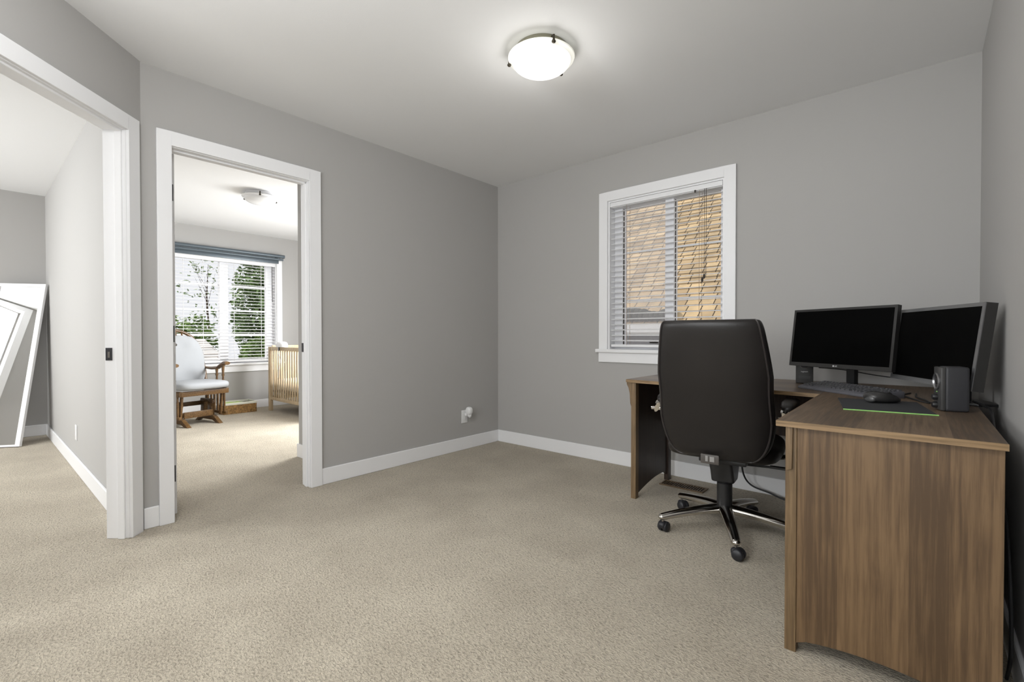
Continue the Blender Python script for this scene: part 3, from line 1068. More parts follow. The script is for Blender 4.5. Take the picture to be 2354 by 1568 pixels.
m.lathe([(0.0, 0.26), (0.014, 0.26), (0.014, 0.32), (0.0, 0.32)], (0, 0, 0), 18)
m.build('gas_lift', M['chrome'], ch)
# tag hanging at the bottom of the back
tg = MB()
tg.box(-0.050, 0.032, -0.282, -0.268, 0.408, 0.452)
tg = tg.build('bracket_cover', M['tag'], ch, bevel=0.003)
sub(tg, ch)
m = MB()
m.box(-0.028, -0.016, -0.2845, -0.2815, 0.420, 0.446)
m.build('slot', M['tag_light'], tg)
m = MB()
m.box(-0.008, 0.012, -0.2845, -0.2815, 0.420, 0.444)
m.build('slot', M['tag_light'], tg)
# arms
for s in (-1, 1):
    x = s * 0.292
    m = MB()
    m.tube([(s * 0.20, 0.06, 0.40), (s * 0.275, 0.07, 0.41), (x, 0.085, 0.45), (x, 0.10, 0.56), (x, 0.06, 0.640), (x, -0.05, 0.662), (x, -0.185, 0.640)], 0.028, 12, flat=(1.0, 0.42))
    a = m.build('arm_frame', M['chrome'], ch)
    sub(a, ch)
    m = MB()
    m.ell((x, 0.02, 0.686), (0.034, 0.150, 0.020), 0.6, 0.6, 24, 10, fn=lambda p: Vector((p.x, p.y, p.z - 0.014 * (p.y / 0.165) ** 2)))
    m.build('arm_pad', M['leather'], a, smooth=60)
    m = MB()
    m.ell((x, 0.012, 0.667), (0.038, 0.166, 0.012), 0.6, 0.6, 24, 8, fn=lambda p: Vector((p.x, p.y, p.z - 0.014 * (p.y / 0.166) ** 2)))
    m.build('arm_tray', M['chrome'], a, smooth=60)
    MB().box(x - 0.034, x + 0.026, -0.182, -0.150, 0.626, 0.642).build('arm_bar', M['chrome'], a, bevel=0.004)
# star base
m = MB()
m.lathe([(0.0, 0.100), (0.043, 0.100), (0.046, 0.108), (0.044, 0.126), (0.038, 0.134), (0.0, 0.134)], (0, 0, 0), 30)
m.build('base_hub', M['chrome'], ch)
for k in range(5):
    a = R(-70 + 72 * k)
    ca, sa = math.cos(a), math.sin(a)
    m = MB()
    pts, rad = [], []
    for i in range(9):
        u = i / 8
        r = 0.030 + 0.300 * u
        pts.append((r * ca, r * sa, 0.118 - 0.040 * u ** 1.6))
        rad.append(0.035 - 0.012 * u)
    m.tube(pts, rad, 14, flat=(1.0, 0.72))
    m.ell((0.328 * ca, 0.328 * sa, 0.078), (0.020, 0.020, 0.016))
    lg = m.build('leg', M['chrome'], ch)
    sub(lg, ch)
    # caster
    cx, cy = 0.325 * ca, 0.325 * sa
    th = a + R(60 + 40 * k)
    tx, ty = math.cos(th), math.sin(th)
    T = Matrix.Translation((cx, cy, 0.0)) @ Matrix.Rotation(th, 4, 'Z')
    m = MB(T)
    for sgn in (-1, 1):
        m.lathe([(0.0, sgn * 0.004), (0.024, sgn * 0.004), (0.0265, sgn * 0.010), (0.0265, sgn * 0.019), (0.022, sgn * 0.0245), (0.0, sgn * 0.0255)], (0.012, 0, 0.0268), 24, axis=1)
    m.ell((0.004, 0, 0.036), (0.026, 0.021, 0.019), 0.8, 0.8)
    cs = m.build('caster', M['castor'], ch, smooth=50)
    m = MB()
    m.tube([(cx, cy, 0.045), (cx, cy, 0.075)], 0.0055, 10)
    sub(cs, ch)
    m.build('caster_stem', M['chrome'], cs)

# ------------------------------------------------------------------ monitors
def monitor(name, label, center, yaw, tilt, w, h, bez, bot, thick, bezmat, logo, stand_h):
    n_ = 0.004
    """local frame: x along the screen to the viewer's right, -y towards the viewer."""
    m = empty(name, (center[0], center[1], DZ), yaw, label=label, cat='monitor', group='two black monitors on the desk', local=True)
    T = Matrix.Translation((0, 0, center[2] - DZ)) @ Matrix.Rotation(-tilt, 4, 'X')
    b = MB(T)
    b.box(-w / 2, w / 2, 0, thick, -h / 2, h / 2)
    b.build('housing', M['bezel'], m, smooth=0)
    b = MB(T)
    # recess frame: bezel bars in front of the screen
    b.box(-w / 2, w / 2, -0.003, 0, -h / 2, -h / 2 + bot)
    b.box(-w / 2, w / 2, -0.003, 0, h / 2 - bez, h / 2)
    b.box(-w / 2, -w / 2 + bez, -0.003, 0, -h / 2 + bot, h / 2 - bez)
    b.box(w / 2 - bez, w / 2, -0.003, 0, -h / 2 + bot, h / 2 - bez)
    b.build('bezel', bezmat, m, smooth=0)
    MB(T).box(-w / 2 + bez, w / 2 - bez, -0.0012, 0.002, -h / 2 + bot, h / 2 - bez).build('screen', M['monitor_screen'], m, smooth=0)
    b = MB(T)
    b.box(-w * 0.32, w * 0.32, thick, thick + 0.018, -h * 0.34, h * 0.30)
    b.build('back_cover', M['blackplastic'], m, bevel=0.008)
    if logo:
        T2 = T @ Matrix.Translation((0, -0.0034, -h / 2 + bot * 0.5))
        lo = MB(T2)
        n = 24
        lo.lathe([(0.0, -0.0006), (0.0042, -0.0006), (0.0042, 0.0004)], (-0.0095, 0, 0), n, axis=1)
        lo.build('logo', M['logo'], m)
        tx = text('LG', 'logo_text', M['logo'], m, (0, 0, 0), (0, 0, 0), 0.0105)
        tx.matrix_local = T2 @ Matrix.Translation((0.004, -0.0002, 0)) @ Matrix.Rotation(R(90), 4, 'X')
    # stand
    s = MB()
    by = thick + 0.075
    s.box(-0.021, 0.021, by - 0.014, by + 0.016, 0.006, stand_h)
    s.build('stand_column', M['blackplastic'], m, bevel=0.004)
    s = MB()
    s.box(-0.028, 0.028, thick + 0.004, by + 0.012, stand_h - 0.07, stand_h)
    s.build('stand_bracket', M['blackplastic'], m, bevel=0.004)
    s = MB()
    s.prism([(-0.125, by + 0.045), (-0.125, by - 0.02), (-0.03, by - 0.075), (0.03, by - 0.075), (0.125, by - 0.02), (0.125, by + 0.045), (0.03, by + 0.075), (-0.03, by + 0.075)], 2, 0, 0.010)
    s.build('stand_base', M['blackplastic'], m, bevel=0.003)
    return m


monitor('monitor', 'black wide monitor with small pale logo, farther from the right wall', (-0.312, 2.898, 1.002), R(-31.2), R(7.4), 0.535, 0.310, 0.012, 0.020, 0.022, M['bezel'], True, 0.22)
m2 = monitor('monitor', 'black monitor with grey bezel angled in the corner beside the right wall', (0.039, 2.597, 0.974), R(-64.5), R(7.2), 0.565, 0.320, 0.014, 0.020, 0.034, M['bezel_grey'], False, 0.20)


# ------------------------------------------------------------------ speakers
def speaker(label, loc, yaw, w, d, h, kn):
    s = empty('desk_speaker', (loc[0], loc[1], DZ), yaw, label=label, cat='speaker', group='pair of small black desk speakers', local=True)
    # front faces -y
    MB().box(-w / 2, w / 2, 0.012, d, 0.0, h).build('cabinet', M['speaker'], s, bevel=0.010, seg=3)
    b = MB().box(-w / 2, w / 2, 0, 0.014, 0.002, h - 0.002).build('front_face', M['speaker_face'], s, bevel=0.005, seg=2)
    b = MB()
    b.lathe([(0.031, -0.001), (0.031, -0.005), (0.027, -0.006), (0.025, -0.001)], (0, 0, h * (0.66 if kn else 0.78)), 36, axis=1)
    b.build('driver_ring', M['speaker_ring'], s)
    b = MB()
    b.lathe([(0.026, -0.0012), (0.012, 0.004 - 0.006), (0.010, -0.004), (0.0, -0.006)], (0, 0, h * (0.66 if kn else 0.78)), 30, axis=1)
    b.build('driver_cone', M['blackplastic'], s)
    if kn:
        for zz in (h * 0.12, h * 0.30):
            b = MB()
            b.lathe([(0.0, -0.014), (0.009, -0.014), (0.011, -0.011), (0.011, 0.0)], (0.0, 0, zz), 24, axis=1)
            b.build('knob', M['blackplastic'], s)
        b = MB()
        b.lathe([(0.0, -0.002), (0.002, -0.002), (0.002, 0.0)], (0.0, 0, h * 0.42), 10, axis=1)
        b.build('power_light', M['pad_edge'], s)
    else:
        MB().box(-0.030, 0.030, -0.0015, 0.001, 0.018, 0.045).build('port', M['slot'], s, bevel=0.004)
        tx = text('logitech', 'logo_text', M['logo'], s, (0, -0.0008, h * 0.45), (R(90), 0, 0), 0.011, 0.0004)
    return s


speaker('small black desk speaker under the left end of the wide monitor', (-0.492, 3.105), R(10), 0.085, 0.075, 0.150, False)
speaker('small charcoal desk speaker with silver driver ring beside the right wall', (0.050, 2.322), R(-76), 0.076, 0.080, 0.160, True)

# ------------------------------------------------------------------ keyboard, pad, mouse
kb = empty('keyboard', (-0.262, 2.737, DZ), R(-40.7), label='dark grey full-size computer keyboard below the wide monitor', cat='keyboard', local=True)
kw, kd = 0.445, 0.145
MB().prism([(-kd / 2, 0.0), (kd / 2, 0.0), (kd / 2, 0.030), (kd / 2 - 0.02, 0.031), (-kd / 2 + 0.022, 0.018), (-kd / 2, 0.010)], 0, -kw / 2, kw / 2).build('body', M['kb'], kb, bevel=0.003, smooth=30)
m = MB()
for r in range(6):
    y = -0.044 + r * 0.0205 + (0.006 if r == 5 else 0)
    z = 0.019 + (y + 0.05) * 0.10
    segs = [(-0.212, 0.072), (0.082, 0.132), (0.142, 0.212)]
    for x0, x1 in segs:
        n = max(2, round((x1 - x0) / 0.0192))
        if r == 0 and x0 < 0:
            cells = [(-0.212, -0.190), (-0.190, -0.168), (-0.168, -0.146), (-0.146, -0.030), (-0.030, -0.006), (-0.006, 0.020), (0.020, 0.046), (0.046, 0.072)]
        else:
            cells = [(x0 + (x1 - x0) * i / n, x0 + (x1 - x0) * (i + 1) / n) for i in range(n)]
        for a, b_ in cells:
            x0_, x1_ = a + 0.0012, b_ - 0.0012
            y0_, y1_ = y - 0.0088, y + 0.0088
            v = [(x0_, y0_, z - 0.006), (x1_, y0_, z - 0.006), (x1_, y1_, z - 0.005), (x0_, y1_, z - 0.005),
                 (x0_ + 0.0025, y0_ + 0.002, z + 0.005), (x1_ - 0.0025, y0_ + 0.002, z + 0.005), (x1_ - 0.0025, y1_ - 0.002, z + 0.0065), (x0_ + 0.0025, y1_ - 0.002, z + 0.0065)]
            m.add(v, [(3, 2, 1, 0), (4, 5, 6, 7), (0, 1, 5, 4), (1, 2, 6, 5), (2, 3, 7, 6), (3, 0, 4, 7)])
m.build('keys', M['keys'], kb, smooth=0)

mp = empty('mouse_pad', (-0.108, 2.305, DZ), R(9), label='thin black mouse pad with a lime green edge', cat='mouse pad', local=True)
pw_, pd_ = 0.265, 0.365
MB().box(-pw_ / 2 + 0.002, pw_ / 2 - 0.002, -pd_ / 2 + 0.002, pd_ / 2 - 0.002, 0, 0.0034).build('cloth', M['pad'], mp, smooth=0)
m = MB()
m.tube([(-pw_ / 2, -pd_ / 2, 0.002), (pw_ / 2, -pd_ / 2, 0.002)], 0.0022, 8)
m.build('stitched_edge', M['pad_edge'], mp)

mo = empty('computer_mouse', (-0.112, 2.405, DZ + 0.0036), R(41), label='dark ergonomic computer mouse on the mouse pad', cat='mouse', local=True)
def mfn(p):
    u = p.x / 0.066
    h = 1.0 + 0.30 * (-u) - 0.25 * u * u
    z = (p.z + 0.021) * max(0.25, h)
    return Vector((p.x, p.y * (1 - 0.10 * u), z))
MB().ell((0, 0, 0.0), (0.066, 0.042, 0.021), 0.75, 0.85, 36, 16, fn=mfn).build('shell', M['mouse'], mo, smooth=70)
MB().ell((-0.054, -0.006, 0.002), (0.012, 0.026, 0.013), 0.8, 0.9, 20, 10, fn=lambda p: Vector((p.x, p.y, p.z + 0.014))).build('thumb_rest', M['mouse_side'], mo, smooth=70)
m = MB()
m.lathe([(0.0, -0.004), (0.010, -0.004), (0.0115, 0.0), (0.010, 0.004), (0.0, 0.004)], (0.028, 0, 0.030), 20, axis=1)
m.build('scroll_wheel', M['blackplastic'], mo)

# ------------------------------------------------------------------ cables
def cable(name, pts, r, label, mat=None):
    P = [Vector(p) for p in pts]
    path = []
    for i in range(len(P) - 1):
        p0, p1, p2, p3 = P[max(0, i - 1)], P[i], P[i + 1], P[min(len(P) - 1, i + 2)]
        for k in range(10):
            t = k / 10
            path.append(0.5 * ((2 * p1) + (p2 - p0) * t + (2 * p0 - 5 * p1 + 4 * p2 - p3) * t * t + (3 * p1 - p0 - 3 * p2 + p3) * t ** 3))
    path.append(P[-1])
    o = MB().tube(path, r, 8).build(name, mat or M['blackplastic'])
    return tag(o, label, 'cable')


cable('power_cable', [(-0.86, 3.245, 0.41), (-0.86, 3.25, 0.30), (-0.855, 3.26, 0.14), (-0.81, 3.27, 0.060), (-0.70, 3.27, 0.030), (-0.60, 3.26, 0.008), (-0.40, 3.22, 0.006)], 0.0055,
      'black power cable hanging behind the desk down to the carpet')
cable('speaker_cable', [(0.150, 2.435, DZ + 0.03), (0.185, 2.44, DZ + 0.012), (0.196, 2.40, DZ + 0.003), (0.190, 2.25, DZ - 0.03), (0.192, 2.1, DZ - 0.14), (0.192, 1.9, 0.42), (0.196, 1.86, 0.17), (0.198, 1.96, 0.02)], 0.0045,
      'black cable running off the desk edge behind the right speaker')
cable('monitor_cable', [(-0.03, 2.87, DZ + 0.004), (-0.055, 2.77, DZ + 0.004), (-0.035, 2.66, DZ + 0.004), (0.005, 2.55, DZ + 0.004), (0.032, 2.50, DZ + 0.004), (0.024, 2.58, DZ + 0.004), (-0.008, 2.70, DZ + 0.004), (-0.01, 2.85, DZ + 0.004)], 0.0035,
      'black cable loop lying on the desk under the corner monitor')
cable('wall_cable', [(-0.43, 3.16, DZ + 0.09), (-0.33, 3.30, DZ + 0.075), (-0.15, 3.325, DZ + 0.045), (0.05, 3.31, DZ + 0.03), (0.14, 3.2, DZ + 0.05)], 0.003,
      'thin dark cable stretched along the wall behind the monitors')

# ------------------------------------------------------------------ bedroom mirror
BR = Vector((-6.20, 0.30, 0.0))
nrm = Vector((math.cos(R(36)), -math.sin(R(36)), 0))
wv = Vector((-math.sin(R(36)), -math.cos(R(36)), 0))
TR_ = BR - nrm * 0.355 + Vector((0, 0, 1.515))
up = (TR_ - BR)
ml = up.length
up.normalize()
fn_ = wv.cross(up)
if fn_.dot(nrm) < 0:
    fn_ = -fn_
mw = 0.40
# local x from right edge to the left edge, y out of the mirror face, z up its length
TM = Matrix(((wv.x, fn_.x, up.x, BR.x), (wv.y, fn_.y, up.y, BR.y), (wv.z, fn_.z, up.z, 0.006), (0, 0, 0, 1)))
mr = empty('floor_mirror', tuple(BR + wv * mw / 2), label='tall white-framed mirror leaning in the corner of the bedroom beyond the left doorway', cat='mirror')
m = MB(TM)
fw_ = 0.036
m.box(0, fw_, -0.025, 0.004, 0, ml)
m.box(mw - fw_, mw, -0.025, 0.004, 0, ml)
m.box(fw_, mw - fw_, -0.025, 0.004, 0, 0.018)
m.box(fw_, mw - fw_, -0.025, 0.004, ml - 0.030, ml)
m.build('frame', M['mirror_frame'], mr, bevel=0.002, seg=1, smooth=0)
MB(TM).box(fw_, mw - fw_, -0.008, -0.004, 0.018, ml - 0.03).build('mirror_glass', M['mirror_glass'], mr, smooth=0)
MB(TM).box(fw_, mw - fw_, -0.022, -0.010, 0.018, ml - 0.03).build('backing', M['blackplastic'], mr, smooth=0)

# ------------------------------------------------------------------ nursery
# curtain rail
cr = empty('curtain_rail', (XNUR + 0.05, 2.28, 2.12), label='blue-grey curtain rail above the nursery window', cat='curtain rail')
RL0, RL1 = 1.50, 3.03
m = MB()
prof = []
for z0, r in ((2.160, 0.020), (2.118, 0.017)):
    pass
m.tube([(XNUR + 0.072, RL0, 2.160), (XNUR + 0.072, RL1, 2.160)], 0.024, 16)
m.build('upper_tube', M['blue_rail'], cr)
m = MB()
m.tube([(XNUR + 0.070, RL0, 2.115), (XNUR + 0.070, RL1 - 0.02, 2.115)], 0.017, 16)
m.build('lower_tube', M['blue_rail'], cr)
MB().box(XNUR + 0.034, XNUR + 0.050, RL0 + 0.05, RL1 - 0.07, 2.055, 2.105).build('valance_strip', M['blue_rail'], cr, bevel=0.004)
for yy in (RL0 + 0.08, RL1 - 0.10):
    MB().box(XNUR + 0.018, XNUR + 0.075, yy - 0.01, yy + 0.01, 2.10, 2.175).build('rail_bracket', M['blue_rail'], cr, smooth=0)

# glider chair; local x is forward, y to its left
gl = empty('glider_chair', (-6.33, 1.70, 0), R(12), label='oak glider rocking chair with pale grey cushions beside the nursery window', cat='chair', local=True)
gw = M['glider_wood']
for s in (-1, 1):
    # base runner with pointed foot, upright post
    m = MB()
    m.prism([(-0.26, 0.0), (-0.20, 0.0), (-0.14, 0.030), (0.10, 0.030), (0.18, 0.0), (0.25, 0.0), (0.13, 0.075), (0.10, 0.085), (-0.12, 0.085), (-0.16, 0.075)], 1, s * 0.17 - 0.022, s * 0.17 + 0.022)
    m.build('base_runner', gw, gl, bevel=0.004)
    m = MB()
    m.prism([(0.0, 0.07), (0.085, 0.07), (0.070, 0.18), (0.095, 0.225), (0.075, 0.27), (0.0, 0.27)], 1, s * 0.17 - 0.016, s * 0.17 + 0.016)
    m.prism([(-0.16, 0.07), (-0.08, 0.07), (-0.08, 0.27), (-0.155, 0.27), (-0.17, 0.225), (-0.15, 0.18)], 1, s * 0.17 - 0.016, s * 0.17 + 0.016)
    m.box(-0.16, 0.08, s * 0.17 - 0.014, s * 0.17 + 0.014, 0.235, 0.27)
    m.build('base_post', gw, gl, bevel=0.004)
    # swing links
    for x in (-0.16, 0.15):
        m = MB()
        m.prism([(x - 0.018, 0.09), (x + 0.018, 0.09), (x + 0.05, 0.34), (x + 0.014, 0.34)], 1, s * 0.215 - 0.010, s * 0.215 + 0.010)
        m.build('swing_link', gw, gl, bevel=0.003)
    # seat side frame with slats down to lower rail
    m = MB()
    m.prism([(-0.24, 0.335), (0.24, 0.345), (0.24, 0.405), (0.20, 0.405), (-0.24, 0.395)], 1, s * 0.25 - 0.014, s * 0.25 + 0.014)
    m.box(-0.20, 0.22, s * 0.25 - 0.013, s * 0.25 + 0.013, 0.095, 0.125)
    m.build('side_rail', gw, gl, bevel=0.004)
    for k in range(6):
        x = -0.17 + 0.068 * k
        m = MB()
        m.box(x - 0.012, x + 0.012, s * 0.25 - 0.007, s * 0.25 + 0.007, 0.12, 0.345)
        m.build('side_slat', gw, gl, bevel=0.002)
    # arm with turned posts
    m = MB()
    m.tube([(-0.27, s * 0.28, 0.625), (-0.15, s * 0.285, 0.618), (-0.02, s * 0.29, 0.630), (0.07, s * 0.285, 0.668), (0.14, s * 0.28, 0.692), (0.195, s * 0.275, 0.688)], [0.020, 0.022, 0.026, 0.030, 0.033, 0.028], 12, flat=(1.15, 0.72))
    m.build('armrest', gw, gl)
    for x in (-0.02, 0.11):
        m = MB()
        zt = 0.635 if x < 0.1 else 0.672
        m.lathe([(0.012, 0.0), (0.015, 0.03), (0.019, 0.07), (0.012, 0.10), (0.010, 0.13), (0.017, 0.155), (0.012, 0.17), (0.018, zt - 0.40)], (x, s * 0.272, 0.395), 14)
        m.build('arm_spindle', gw, gl)
MB().box(0.205, 0.245, -0.25, 0.25, 0.345, 0.400).build('front_rail', gw, gl, bevel=0.004)
MB().box(-0.02, 0.02, -0.17, 0.17, 0.085, 0.135).build('cross_bar', gw, gl, bevel=0.004)
MB().box(0.09, 0.11, -0.155, 0.155, 0.085, 0.155).build('cross_bar', gw, gl, bevel=0.004)
MB().box(-0.16, -0.14, -0.155, 0.155, 0.190, 0.240).build('cross_bar', gw, gl, bevel=0.004)
# arched back frame
m = MB()
pts = []
for k in range(25):
    a = PI * k / 24
    pts.append((-0.30 - 0.10 * (0.5 + 0.5 * math.sin(a)), 0.285 * math.cos(a), 0.72 + 0.355 * math.sin(a)))
pts = [(-0.24, 0.27, 0.40), (-0.28, 0.272, 0.58)] + pts + [(-0.28, -0.272, 0.58), (-0.24, -0.27, 0.40)]
m.tube(pts, 0.017, 10, flat=(1.1, 0.9))
m.build('back_frame', gw, gl)
for k in range(7):
    y = -0.20 + 0.4 * k / 6
    zt = 0.72 + 0.355 * math.sqrt(max(0, 1 - (y / 0.27) ** 2))
    m = MB()
    m.tube([(-0.24, y, 0.40), (-0.30, y, 0.70), (-0.39, y, zt)], 0.009, 8)
    m.build('back_spindle', gw, gl)
Tb = Matrix.Translation((-0.215, 0, 0.44)) @ Matrix.Rotation(R(-11), 4, 'Y')
m = MB(Tb)
def bfn(p):
    z = p.z + 0.29
    t = max(0.0, (z - 0.33) / 0.25)
    d = 0.010 * math.cos(p.y * 26) * math.cos((z - 0.30) * 20)
    return Vector((p.x + (d if p.x > 0 else 0), p.y * (1 - 0.30 * min(1, t) ** 2.2), z))
m.ell((0, 0, 0), (0.050, 0.258, 0.295), 0.42, 0.8, 40, 28, fn=bfn)
m.build('back_cushion', M['cushion'], gl, smooth=80)
MB().ell((0.035, 0, 0.452), (0.275, 0.285, 0.050), 0.55, 0.45, 40, 14).build('seat_cushion', M['cushion'], gl, smooth=80)
for s in (-1, 1):
    m = MB()
    m.box(-0.27, -0.255, s * 0.262 - 0.004, s * 0.262 + 0.004, 0.55, 0.62)
    m.build('cushion_tie', M['cushion'], gl)

# basket
bs = empty('storage_basket', (-6.86, 2.335, 0), label='low woven basket with cream liner and green cloth under the nursery window', cat='basket')
bx0, bx1, by0, by1, bz = -6.985, -6.725, 2.14, 2.525, 0.118
m = MB()
nr, nper = 9, 34
def ringpt(u, z, off):
    L1, L2 = bx1 - bx0, by1 - by0
    per = 2 * (L1 + L2)
    s = u * per
    if s < L2: p, n = (bx1, by0 + s), (1, 0)
    elif s < L2 + L1: p, n = (bx1 - (s - L2), by1), (0, 1)
    elif s < 2 * L2 + L1: p, n = (bx0, by1 - (s - L2 - L1)), (-1, 0)
    else: p, n = (bx0 + (s - 2 * L2 - L1), by0), (0, -1)
    return (p[0] + n[0] * off, p[1] + n[1] * off, z)
v, f = [], []
NU, NZ = 144, 28
for i in range(NZ + 1):
    for k in range(NU):
        zz = bz * i / NZ
        row = zz / bz * 7
        zig = abs((k % 12) - 6) / 6
        off = 0.009 * abs(math.sin(PI * (row + zig)))
        v.append(ringpt(k / NU, zz, off))
for i in range(NZ):
    for k in range(NU):
        f.append((i * NU + k, i * NU + (k + 1) % NU, (i + 1) * NU + (k + 1) % NU, (i + 1) * NU + k))
f.append(tuple(range(NU)))
m.add(v, f)
M['wicker'] = plain('brown_wicker', (0.33, 0.19, 0.065, 1), 0.7, var=0.55, vscale=45)
m.build('woven_body', M['wicker'], bs, smooth=60)
m = MB()
e_ = 0.010
m.box(bx1 - 0.008, bx1 + e_, by0 - e_, by1 + e_, bz - 0.004, bz + 0.026)
m.box(bx0 - e_, bx0 + 0.008, by0 - e_, by1 + e_, bz - 0.004, bz + 0.026)
m.box(bx0, bx1, by0 - e_, by0 + 0.008, bz - 0.004, bz + 0.026)
m.box(bx0, bx1, by1 - 0.008, by1 + e_, bz - 0.004, bz + 0.026)
m.build('liner', M['liner'], bs, bevel=0.005)
gcl = MB().ell((-6.86, 2.30, 0.105), (0.105, 0.145, 0.028), 0.8, 0.6, 30, 10, fn=lambda p: Vector((p.x, p.y, p.z + 0.010 * noise.noise(p * 22))))
tag(gcl.build('folded_cloth', M['green_cloth'], smooth=70), 'lime green folded cloth lying in the woven basket', 'cloth')

# crib
CX0, CX1, CY0, CY1, CZ = -6.655, -5.33, 2.685, 3.42, 0.865
cb = empty('baby_crib', ((CX0 + CX1) / 2, (CY0 + CY1) / 2, 0), label='pale natural wood slatted crib in the nursery corner', cat='crib')
cw = M['crib_wood']
for x in (CX0, CX1):
    for y in (CY0, CY1):
        MB().box(x - 0.022, x + 0.022, y - 0.022, y + 0.022, 0, CZ + (0.03 if y == CY1 else 0.0)).build('leg', cw, cb, bevel=0.004)
def slatside(x0, x1, y, zt, name):
    MB().box(x0, x1, y - 0.014, y + 0.014, zt - 0.045, zt).build('top_rail', cw, cb, bevel=0.004)
    MB().box(x0, x1, y - 0.014, y + 0.014, 0.150, 0.190).build('bottom_rail', cw, cb, bevel=0.003)
    n = int((x1 - x0) / 0.066)
    for k in range(n):
        x = x0 + (x1 - x0) * (k + 0.5) / n
        MB().box(x - 0.013, x + 0.013, y - 0.007, y + 0.007, 0.185, zt - 0.04).build('slat', cw, cb, bevel=0.002, seg=1)
slatside(CX0 + 0.022, CX1 - 0.022, CY0, CZ, 'f')
slatside(CX0 + 0.022, CX1 - 0.022, CY1, CZ + 0.03, 'b')
for x in (CX0, CX1):
    MB().box(x - 0.012, x + 0.012, CY0 + 0.022, CY1 - 0.022, CZ - 0.045, CZ + 0.02).build('end_rail', cw, cb, bevel=0.004)
    MB().box(x - 0.012, x + 0.012, CY0 + 0.022, CY1 - 0.022, 0.150, 0.20).build('end_rail', cw, cb, bevel=0.003)
    for k in range(8):
        y = CY0 + 0.06 + (CY1 - CY0 - 0.12) * k / 7
        MB().box(x - 0.007, x + 0.007, y - 0.013, y + 0.013, 0.195, CZ - 0.04).build('end_slat', cw, cb, bevel=0.002, seg=1)
MB().box(CX0 + 0.02, CX1 - 0.02, CY0 + 0.02, CY1 - 0.02, 0.255, 0.275).build('mattress_support', M['bark'], cb, smooth=0)
mt = MB().ell(((CX0 + CX1) / 2, (CY0 + CY1) / 2, 0.36), ((CX1 - CX0) / 2 - 0.035, (CY1 - CY0) / 2 - 0.03, 0.082), 0.35, 0.15, 48, 12)
tag(mt.build('crib_mattress', M['sheet'], smooth=60), 'white sheeted mattress inside the pale wood crib', 'mattress')
dv = empty('crib_device', (-6.42, CY0, CZ), label='small white rounded device with dangling cord atop the crib rail', cat='device')
m = MB()
m.ell((-6.30, CY0, CZ + 0.001), (0.112, 0.058, 0.072), 0.62, 0.85, 36, 18, fn=lambda p: Vector((p.x, p.y, max(p.z, 0.0))))
m.build('housing', M['white_plastic'], dv, smooth=80)
m = MB()
m.box(-6.350, -6.332, CY0 - 0.024, CY0 - 0.016, CZ - 0.050, CZ + 0.012)
m.build('clip', M['hinge'], dv, bevel=0.002)
m = MB()
m.tube([(-6.37, CY0 - 0.02, CZ + 0.01), (-6.35, CY0 - 0.024, CZ - 0.08), (-6.28, CY0 - 0.024, CZ - 0.18), (-6.34, CY0 - 0.022, CZ - 0.28), (-6.37, CY0 - 0.02, CZ - 0.40)], 0.004, 8)
m.build('cord', M['cord_white'], dv)


# ------------------------------------------------------------------ outside: neighbour's house
def shingle_roof(name, mat, parent, x0, x1, y0, z0, run, slope, expo, axis, th=0.016):
    """courses of overlapping shingles rising away; axis 1: along +y, axis 0: along -x."""
    n = int(run / expo)
    v, f, uv = [], [], []
    for i in range(n):
        a0, a1 = i * expo, (i + 1.25) * expo
        h0, h1 = z0 + a0 * slope + th, z0 + a1 * slope
        def P(u, d, h):
            return (u, y0 + d, h) if axis == 1 else (y0 - d, u, h)
        o = len(v)
        v += [P(x0, a0, h0), P(x1, a0, h0), P(x1, a1, h1), P(x0, a1, h1), P(x0, a0, h0 - th * 1.3), P(x1, a0, h0 - th * 1.3)]
        f += [(o, o + 1, o + 2, o + 3), (o + 4, o + 5, o + 1, o)]
        sh = i * 0.131
        uv += [(x0 + sh, i * expo - 0.002), (x1 + sh, i * expo - 0.002), (x1 + sh, i * expo + expo - 0.012), (x0 + sh, i * expo + expo - 0.012)]
        uv += [(x0 + sh, i * expo + 0.05), (x1 + sh, i * expo + 0.05), (x1 + sh, i * expo + 0.06), (x0 + sh, i * expo + 0.06)]
    me = bpy.data.meshes.new(name)
    off = root_loc(parent) if parent else Vector((0, 0, 0))
    me.from_pydata([tuple(Vector(p) - off) for p in v], [], f)
    ul = me.uv_layers.new(name='UVMap')
    for i, c_ in enumerate(uv):
        ul.data[i].uv = c_
    me.materials.append(mat)
    o = bpy.data.objects.new(name, me)
    COL.objects.link(o)
    if parent:
        o.parent = parent
    return o


hs = empty('neighbouring_house', (-4.0, 9.0, -2.8), label='neighbouring house with golden shingle roof outside the office window', cat='house')
EAVY, EAVZ = 6.5, 1.16
shingle_roof('roof', M['roof'], hs, -11, 2.6, EAVY, EAVZ, 7.0, 0.80, 0.115, 1)
MB().prism([(EAVY, EAVZ), (EAVY + 7.0, EAVZ + 5.6), (EAVY + 7.0, EAVZ + 5.5), (EAVY + 0.05, EAVZ - 0.06)], 0, -11, 2.6).build('roof_deck', M['siding'], hs, smooth=0)
MB().prism([(EAVY - 0.10, 1.17), (EAVY - 0.10, 1.06), (EAVY - 0.06, 1.03), (EAVY, 1.03), (EAVY, 1.17)], 0, -11, 2.6).build('gutter', M['gutter'], hs, smooth=0)
MB().box(-11, 2.6, EAVY + 0.55, EAVY + 6.9, -2.8, 1.10).build('wall', M['siding'], hs, smooth=0)
MB().box(-11, 2.6, EAVY, EAVY + 0.56, 1.02, 1.06).build('soffit', M['siding'], hs, smooth=0)
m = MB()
random.seed(5)
